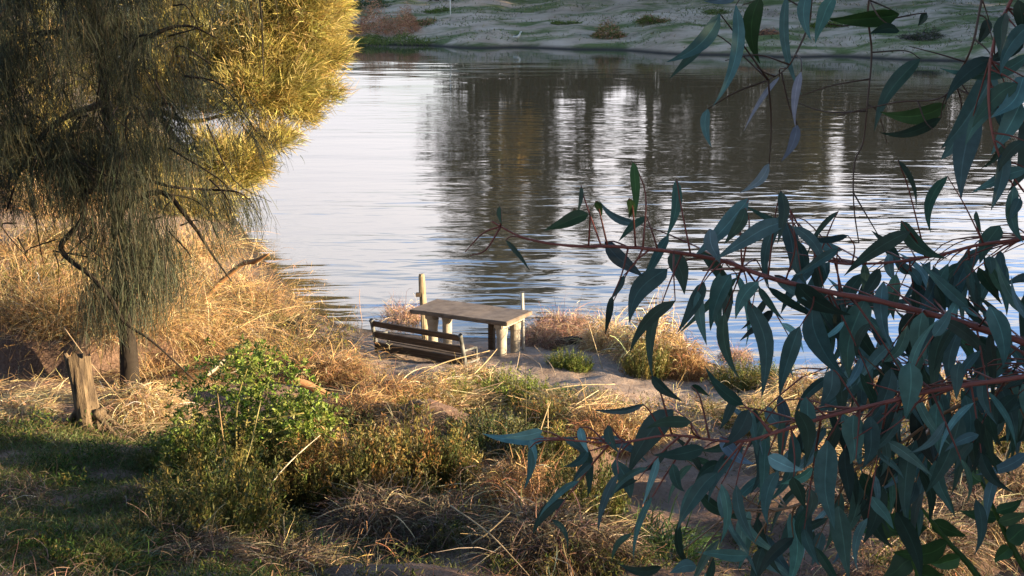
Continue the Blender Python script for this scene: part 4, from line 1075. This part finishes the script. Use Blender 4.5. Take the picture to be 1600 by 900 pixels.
def leaf(mb, px0, py0, px1, py1, wpx, depth, tone, r, bend=None):
    """one sickle leaf between two picture points, with a fold along its midrib"""
    a = np.array(at(px0, py0, depth)); dz = r.normal(0, .02)
    b = np.array(at(px1, py1, depth + dz)); n = 9
    ax = b - a; Ln = np.linalg.norm(ax); ax = ax / Ln
    view = unit((a + b) / 2 - np.array(CAM))
    side = unit(np.cross(ax, view)); nrm = unit(np.cross(side, ax))          # nrm points away from the viewer
    nrm = -nrm if np.dot(nrm, view) > 0 else nrm
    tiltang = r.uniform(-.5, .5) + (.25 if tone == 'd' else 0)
    ca, sa = math.cos(tiltang), math.sin(tiltang)
    side, nrm = side * ca + nrm * sa, nrm * ca - side * sa
    wid = .90 * wpx * depth / F / max(.75, ca)
    if tone in 'td' and r.random() < .035: base = np.array((.17, .10, .045)) * r.uniform(.6, 1.2)
    bend = r.choice((-1, 1)) * r.uniform(.03, .30) if bend is None else bend; wav = r.uniform(.0, .05); ph = r.uniform(0, 6)
    fold = r.uniform(-.05, .30); sag = r.uniform(-.05, .28); vs = []
    cols = {'t': (.054, .118, .112), 'd': (.026, .056, .040), 'l': (.11, .21, .225), 'p': (.20, .22, .27), 'g': (.03, .075, .022), 'y': (.22, .20, .06)}  # teal, light and dark tones put sky sheen and shade into leaf colour
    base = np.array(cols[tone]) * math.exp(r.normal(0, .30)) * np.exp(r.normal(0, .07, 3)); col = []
    for k_ in range(n + 1):
        t_ = k_ / n
        wv = (math.sin(math.pi * min(1, t_ ** .68)) ** .85) * (1 - .38 * t_) * 1.12
        if k_ == 0: wv = .06
        if k_ == n: wv = .02
        ctr = a + ax * (Ln * t_) + side * (bend * Ln * 4 * t_ * (1 - t_) * .5) + nrm * (-sag * Ln * t_ * t_) + side * (wav * wid * math.sin(t_ * 8 + ph))
        for s_ in (-1, -.08, 0, .08, 1):
            e_ = wid * .5 * wv * s_
            vs.append(ctr + side * e_ + nrm * abs(e_) * fold + nrm * wid * .02 * math.sin(t_ * 9 + s_))
            col.append(base * (1.9 if s_ == 0 else 1.0) * (1 + .0 * s_))
    f = [(k_ * 5 + j_, k_ * 5 + j_ + 1, (k_ + 1) * 5 + j_ + 1, (k_ + 1) * 5 + j_) for k_ in range(n) for j_ in range(4)]
    mb.add(vs, f, np.array(col))
RED = (.24, .075, .06); BRN = (.10, .06, .045); TAN = (.24, .13, .07)
# every branch: picture points, depth at the right end and at the tip, thickness in px at both, colour, leaves, side twigs
BRANCHES = [
    ([(1720, 580), (1600, 535), (1500, 503), (1380, 472), (1300, 457), (1200, 433), (1130, 408), (1040, 392), (960, 385), (890, 384), (820, 372), (768, 346)], 3.1, 2.9, 15, 3, RED,
     [(945, 378, 1010, 430, 28, 't'), (1042, 420, 982, 505, 38, 't'), (1055, 470, 985, 555, 22, 'd'), (1170, 310, 1080, 402, 30, 't'), (1230, 345, 1115, 405, 30, 'l'), (1108, 358, 1127, 412, 26, 'l'),
      (1220, 298, 1212, 380, 20, 'd'), (1010, 338, 965, 380, 14, 'd'), (1050, 392, 1068, 460, 32, 'd'), (1142, 428, 1100, 512, 30, 't'), (1032, 480, 1020, 592, 18, 'd'), (957, 462, 935, 526, 13, 'd'),
      (790, 375, 830, 426, 9, 'd'), (781, 322, 784, 352, 8, 'd'), (920, 334, 850, 362, 25, 'g'), (931, 314, 942, 340, 13, 'g'), (990, 252, 992, 342, 17, 'g'), (983, 310, 985, 345, 14, 'g'), (1057, 280, 1040, 376, 19, 't'),
      (1245, 442, 1322, 506, 36, 'd'), (1352, 468, 1335, 592, 46, 't'), (1270, 478, 1322, 594, 42, 't'), (1170, 470, 1190, 622, 32, 't'), (1132, 488, 1150, 592, 22, 'd'), (1250, 510, 1215, 622, 30, 't'),
      (1440, 488, 1436, 585, 34, 't'), (1470, 500, 1545, 582, 24, 'd'), (1546, 478, 1568, 578, 36, 't'), (1310, 388, 1238, 432, 18, 't'), (1380, 440, 1392, 545, 26, 't'), (1100, 440, 1060, 520, 24, 'd'),
      (1185, 440, 1150, 500, 26, 't'), (1210, 430, 1260, 470, 16, 't'), (1165, 325, 1130, 380, 22, 'd'), (1090, 455, 1105, 540, 20, 't'), (975, 430, 950, 466, 11, 'd'), (908, 290, 902, 336, 8, 'd')]),
    ([(1720, 352), (1600, 373), (1527, 383), (1460, 400), (1356, 412), (1280, 400), (1230, 320)], 3.5, 3.3, 9, 3, RED,
     [(1422, 362, 1320, 432, 27, 'd'), (1310, 330, 1262, 402, 10, 'd'), (1408, 345, 1482, 408, 28, 'd'), (1562, 352, 1530, 412, 32, 'd'), (1325, 368, 1258, 370, 13, 't'), (1400, 428, 1370, 520, 24, 't'),
      (1460, 418, 1430, 492, 27, 't'), (1482, 412, 1440, 562, 30, 't'), (1480, 275, 1455, 366, 20, 'd'), (1403, 250, 1432, 326, 10, 'd'), (1545, 400, 1550, 428, 20, 't'), (1518, 425, 1522, 470, 9, 'd'), (1525, 330, 1535, 365, 9, 'd'),
      (1375, 420, 1335, 470, 22, 'd'), (1600, 460, 1582, 582, 32, 'd'), (1490, 430, 1486, 480, 8, 'd'), (1405, 452, 1395, 500, 18, 'd')]),
    ([(1720, 560), (1600, 588), (1509, 602), (1440, 614), (1395, 626), (1303, 648), (1225, 672), (1150, 690), (1050, 680), (960, 692), (850, 684)], 2.9, 2.7, 12, 3, RED,
     [(1500, 566, 1495, 622, 24, 't'), (1422, 566, 1410, 652, 42, 't'), (1392, 575, 1350, 664, 30, 't'), (1302, 578, 1280, 642, 32, 't'), (1017, 588, 1066, 628, 18, 'd'), (1080, 603, 1108, 620, 12, 'd'),
      (1006, 632, 925, 640, 12, 't'), (848, 674, 788, 684, 19, 'l'), (906, 668, 920, 706, 15, 'l'), (918, 705, 878, 735, 16, 't'), (962, 718, 982, 786, 32, 't'), (966, 740, 934, 832, 16, 't'), (828, 700, 818, 766, 13, 't'),
      (950, 664, 968, 708, 18, 'd'), (1052, 640, 970, 738, 44, 'd'), (1125, 682, 1182, 726, 25, 'l'), (1200, 712, 1256, 735, 28, 'l'), (1122, 738, 1060, 828, 28, 't'), (1127, 756, 1126, 852, 17, 't'),
      (1217, 735, 1200, 824, 24, 't'), (1150, 758, 1182, 852, 20, 't'), (1292, 688, 1302, 832, 42, 't'), (1332, 648, 1330, 725, 40, 't'), (1245, 640, 1262, 720, 30, 'd'), (1170, 640, 1130, 700, 30, 'd'),
      (1100, 700, 1020, 712, 26, 'd'), (1080, 660, 1010, 672, 22, 'd'), (1260, 620, 1250, 705, 30, 't'), (1360, 650, 1345, 735, 32, 't'), (1240, 745, 1255, 800, 24, 'd'), (1320, 700, 1330, 790, 28, 'd')]),
    ([(1720, 540), (1610, 590), (1502, 633), (1460, 655), (1395, 701), (1335, 733), (1271, 779), (1200, 800), (1130, 790)], 3.3, 3.1, 9, 2.5, TAN,
     [(1347, 738, 1372, 804, 26, 'd'), (1378, 638, 1360, 722, 32, 't'), (1432, 688, 1425, 824, 32, 't'), (1502, 648, 1450, 774, 36, 't'), (1490, 645, 1486, 772, 26, 'd'), (1540, 640, 1552, 697, 18, 't'),
      (1262, 788, 1276, 884, 24, 't'), (1034, 886, 966, 880, 18, 'd'), (1088, 884, 1048, 896, 24, 't'), (1605, 708, 1532, 738, 22, 't'), (1310, 790, 1320, 905, 36, 'd'), (1380, 760, 1350, 850, 30, 'd'),
      (1400, 800, 1440, 905, 32, 'd'), (1460, 720, 1480, 800, 26, 't'), (1170, 868, 1090, 862, 22, 't'), (1240, 840, 1180, 905, 22, 'd'), (1350, 780, 1390, 860, 30, 'd'), (1560, 600, 1590, 690, 28, 't'), (1512, 590, 1540, 650, 24, 't')]),
    ([(1400, -90), (1358, 0), (1362, 82), (1356, 153), (1349, 220), (1335, 256), (1334, 320), (1342, 380)], 3.4, 3.4, 5, 2.5, BRN,
     [(1405, 22, 1296, 36, 30, 'g'), (1405, 48, 1358, 54, 19, 'd'), (1448, 20, 1432, 40, 14, 'd'), (1438, 92, 1362, 192, 27, 'd')]),
    ([(1560, -110), (1534, 0), (1520, 68), (1502, 107), (1472, 152), (1400, 160), (1310, 180)], 3.2, 3.2, 6, 2.5, BRN,
     [(1477, 164, 1384, 184, 32, 'g'), (1470, 184, 1376, 209, 20, 'd'), (1552, 106, 1470, 232, 46, 't'), (1525, 178, 1498, 306, 44, 't'), (1568, 216, 1534, 264, 13, 'd'), (1545, 30, 1525, 68, 20, 'd'), (1500, 210, 1470, 250, 24, 't')]),
    ([(1640, -120), (1580, 0), (1552, 70), (1545, 160), (1560, 240), (1600, 300)], 2.8, 2.8, 9, 4, RED,
     [(1610, 84, 1468, 106, 26, 't'), (1600, 220, 1562, 268, 22, 'd'), (1605, 264, 1518, 300, 23, 't'), (1600, 120, 1548, 185, 34, 't'), (1595, 160, 1550, 235, 36, 't'), (1600, 60, 1535, 95, 26, 'd'), (1570, 20, 1560, 90, 24, 'd'), (1595, 310, 1578, 345, 18, 't'),
      (1590, 0, 1600, 70, 26, 'd'), (1570, 130, 1580, 220, 28, 't'), (1555, 90, 1478, 150, 30, 'd'), (1560, 150, 1505, 225, 30, 't'), (1600, 190, 1575, 300, 36, 'd'), (1590, 130, 1520, 200, 32, 'd'), (1572, 235, 1548, 330, 26, 't'), (1612, 40, 1560, 120, 30, 't'), (1585, 290, 1600, 380, 24, 't')]),
    ([(1300, -120), (1270, -10), (1264, 36), (1243, 85), (1225, 110), (1190, 131)], 3.0, 3.0, 7, 2, BRN,
     [(1125, 22, 1040, 98, 29, 't'), (1107, 47, 1045, 122, 20, 'd'), (1150, 8, 1112, 167, 24, 't'), (1188, -5, 1184, 101, 33, 'g'), (1230, -10, 1253, 148, 17, 't'), (1304, -5, 1274, 62, 26, 't'), (1106, 170, 1112, 231, 17, 'l'),
      (1218, 120, 1165, 199, 9, 'p'), (1252, 112, 1238, 198, 15, 'p'), (1246, 195, 1218, 250, 18, 'p'), (1202, 256, 1155, 300, 17, 'p'), (1150, -4, 1100, 5, 14, 'l'), (1262, -12, 1268, 60, 24, 't')]),
    ([(1700, 590), (1600, 582), (1509, 574), (1420, 568), (1335, 563), (1250, 590)], 3.6, 3.6, 5, 2, RED,
     [(1355, 560, 1362, 640, 20, 'd'), (1440, 570, 1460, 640, 28, 'd'), (1530, 575, 1545, 650, 28, 'd'), (1580, 580, 1575, 650, 24, 't'), (1300, 575, 1310, 660, 26, 'd')]),
]
for pts, d0, d1, w0, w1, col, leaves in BRANCHES:
    n = len(pts); dd = np.linspace(d0, d1, n)
    P3 = [at(x, y, dd[i_] + r.normal(0, .02)) for i_, (x, y) in enumerate(pts)]
    wood = MB(); lv_ = MB()
    start = Vector((max(2.2, P3[0].x + .8), P3[0].y + .1, P3[0].z + .15))
    path = smooth_path([start] + P3, 7)
    rr = np.interp(np.linspace(0, 1, 14), [0, 1], [w0, w1]) * .40 * (d0 / F)
    tube(wood, path, rr, col, 8, r, .07)
    pa = np.array([tuple(q_) for q_ in path])
    def twig_to(px, py, depth):
        b_ = at(px, py, depth); dist = np.linalg.norm((pa - np.array(b_)) , axis=1)
        # leave the branch a little nearer its thick end
        i_ = max(0, int(np.argmin(dist)) - 2); a_ = Vector(pa[i_])
        if (a_ - b_).length < .012 : return
        k_ = (a_ - b_).length * .06
        m_ = a_.lerp(b_, .6) + Vector((r.normal(0, k_), r.normal(0, k_), r.normal(k_, k_)))
        tube(wood, smooth_path([a_, m_, b_], 4), [.0022, .0011], np.array(col) * r.uniform(.5, 1.0), 5)
    for lf_ in leaves:
        x0, y0, x1, y1, wp, tone = lf_
        k_ = int(np.argmin([math.hypot(x0 - x, y0 - y) for x, y in pts])); dp = dd[k_] + r.normal(0, .06)
        twig_to(x0, y0, dp); leaf(lv_, x0, y0, x1, y1, wp, dp, tone, r)
    # more leaves further back along the branch, hanging
    for i_ in range(n - 1):
        (xa, ya), (xb, yb) = pts[i_], pts[i_ + 1]
        if xa < 1180 or n == 8 or ya < 330: continue
        for q in range(4):
            t_ = r.uniform(0, 1); x, y = xa + (xb - xa) * t_ + r.normal(0, 14), ya + (yb - ya) * t_ + abs(r.normal(0, 14))
            a_ = r.normal(1.65, .45); ln = r.uniform(70, 125)
            dp = dd[i_] + r.uniform(.15, .5); twig_to(x, y, dp)
            leaf(lv_, x, y, x + math.cos(a_) * ln, y + math.sin(a_) * ln, r.uniform(14, 28), dp, 'd' if r.random() < .45 else 't', r)
    # leafy side shoots: a thin twig with alternate leaves
    for i_ in range(n - 1):
        (xa, ya), (xb, yb) = pts[i_], pts[i_ + 1]
        if n == 8 or xa < 960 or ya < 335 or (xa < 1150 and ya < 420): continue
        for q in range(2 if (xa > 1100 and r.random() < .6) else 1):
            t_ = r.uniform(0, 1); x, y = xa + (xb - xa) * t_, ya + (yb - ya) * t_
            dp = dd[i_] + r.uniform(-.05, .4); a_ = r.choice((r.normal(2.2, .35), r.normal(-2.5, .4), r.normal(1.2, .3))); ln = r.uniform(80, 170)
            tw_ = [(x + math.cos(a_) * ln * u_, y + math.sin(a_) * ln * u_ + 18 * u_ * u_) for u_ in (0, .35, .7, 1)]
            tube(wood, smooth_path([at(*tw_[0], dd[i_])] + [at(u_, v_, dp) for u_, v_ in tw_[1:]], 4), [.0026, .001], np.array(col) * r.uniform(.6, 1.1), 5)
            for u_ in np.linspace(.3, 1, int(r.integers(3, 6))):
                px_, py_ = x + math.cos(a_) * ln * u_, y + math.sin(a_) * ln * u_ + 18 * u_ * u_
                la = r.normal(1.6, .6) if r.random() < .8 else a_; l2 = r.uniform(45, 105)
                leaf(lv_, px_, py_, px_ + math.cos(la) * l2, py_ + math.sin(la) * l2, r.uniform(10, 22), dp + r.normal(0, .03), r.choice(('t', 'd', 't', 'l', 'd')), r)
    for q in range(5):                                   # bare side twigs
        i_ = int(r.integers(8, len(path) - 2)); a_ = path[i_]
        e_ = a_ + Vector((r.normal(-.06, .06), r.normal(0, .05), r.normal(-.02, .07)))
        tube(wood, smooth_path([a_, (a_ + e_) / 2 + Vector((0, 0, r.normal(0, .012))), e_], 4), [.0022, .001], np.array(col) * .8, 5)
    bo = wood.shift(gb_).build('branch', M['twig_red'], gum)
    lv_.shift(gb_).build('leaves', M['gum_leaf'], bo)

# glossy broad-leaved plant at the lower right
pb = gp(1.75, 4.3)
pl_ = empty('broadleaf_plant', pb, 'glossy broad leaved green plant at the lower right corner', 'plant')
st = MB(); lf = MB()
for pts, lvs in (([(1560, 960), (1520, 890), (1480, 845), (1430, 782)], [(1480, 848, 1400, 868, 34), (1430, 785, 1395, 752, 26), (1500, 870, 1452, 880, 26), (1440, 800, 1350, 838, 40), (1455, 815, 1510, 838, 26), (1400, 790, 1345, 760, 36)]),
                 ([(1640, 960), (1590, 870), (1560, 810), (1532, 750)], [(1534, 752, 1512, 730, 30), (1536, 760, 1560, 748, 26), (1560, 808, 1498, 798, 22), (1556, 800, 1600, 778, 20), (1575, 845, 1612, 820, 34), (1580, 856, 1556, 880, 24), (1545, 780, 1520, 810, 22), (1560, 815, 1610, 800, 20)]),
                 ([(1420, 990), (1440, 930), (1425, 870), (1405, 830)], [(1405, 832, 1372, 800, 44), (1410, 840, 1450, 820, 40), (1425, 872, 1380, 900, 40), (1430, 890, 1480, 905, 36)])):
    P3 = [at(x, y, 4.1) for x, y in pts]
    P3 = [P3[0] + Vector((.03, 0, -.9)), P3[0] + Vector((.02, 0, -.25))] + P3
    tube(st, smooth_path(P3, 5), [.012, .011, .009, .004], (.06, .12, .03), 7)
    for (x0, y0, x1, y1, wp) in lvs:
        leaf(lf, x0, y0, x1, y1, wp * 1.1, 4.1 + r.normal(0, .05), 'y' if (x0, y0) in ((1536, 760), (1545, 780)) else 'g', r)
st.shift(pb).build('stem', M['green'], pl_); lf.shift(pb).build('leaves', M['gum_leaf'], pl_)
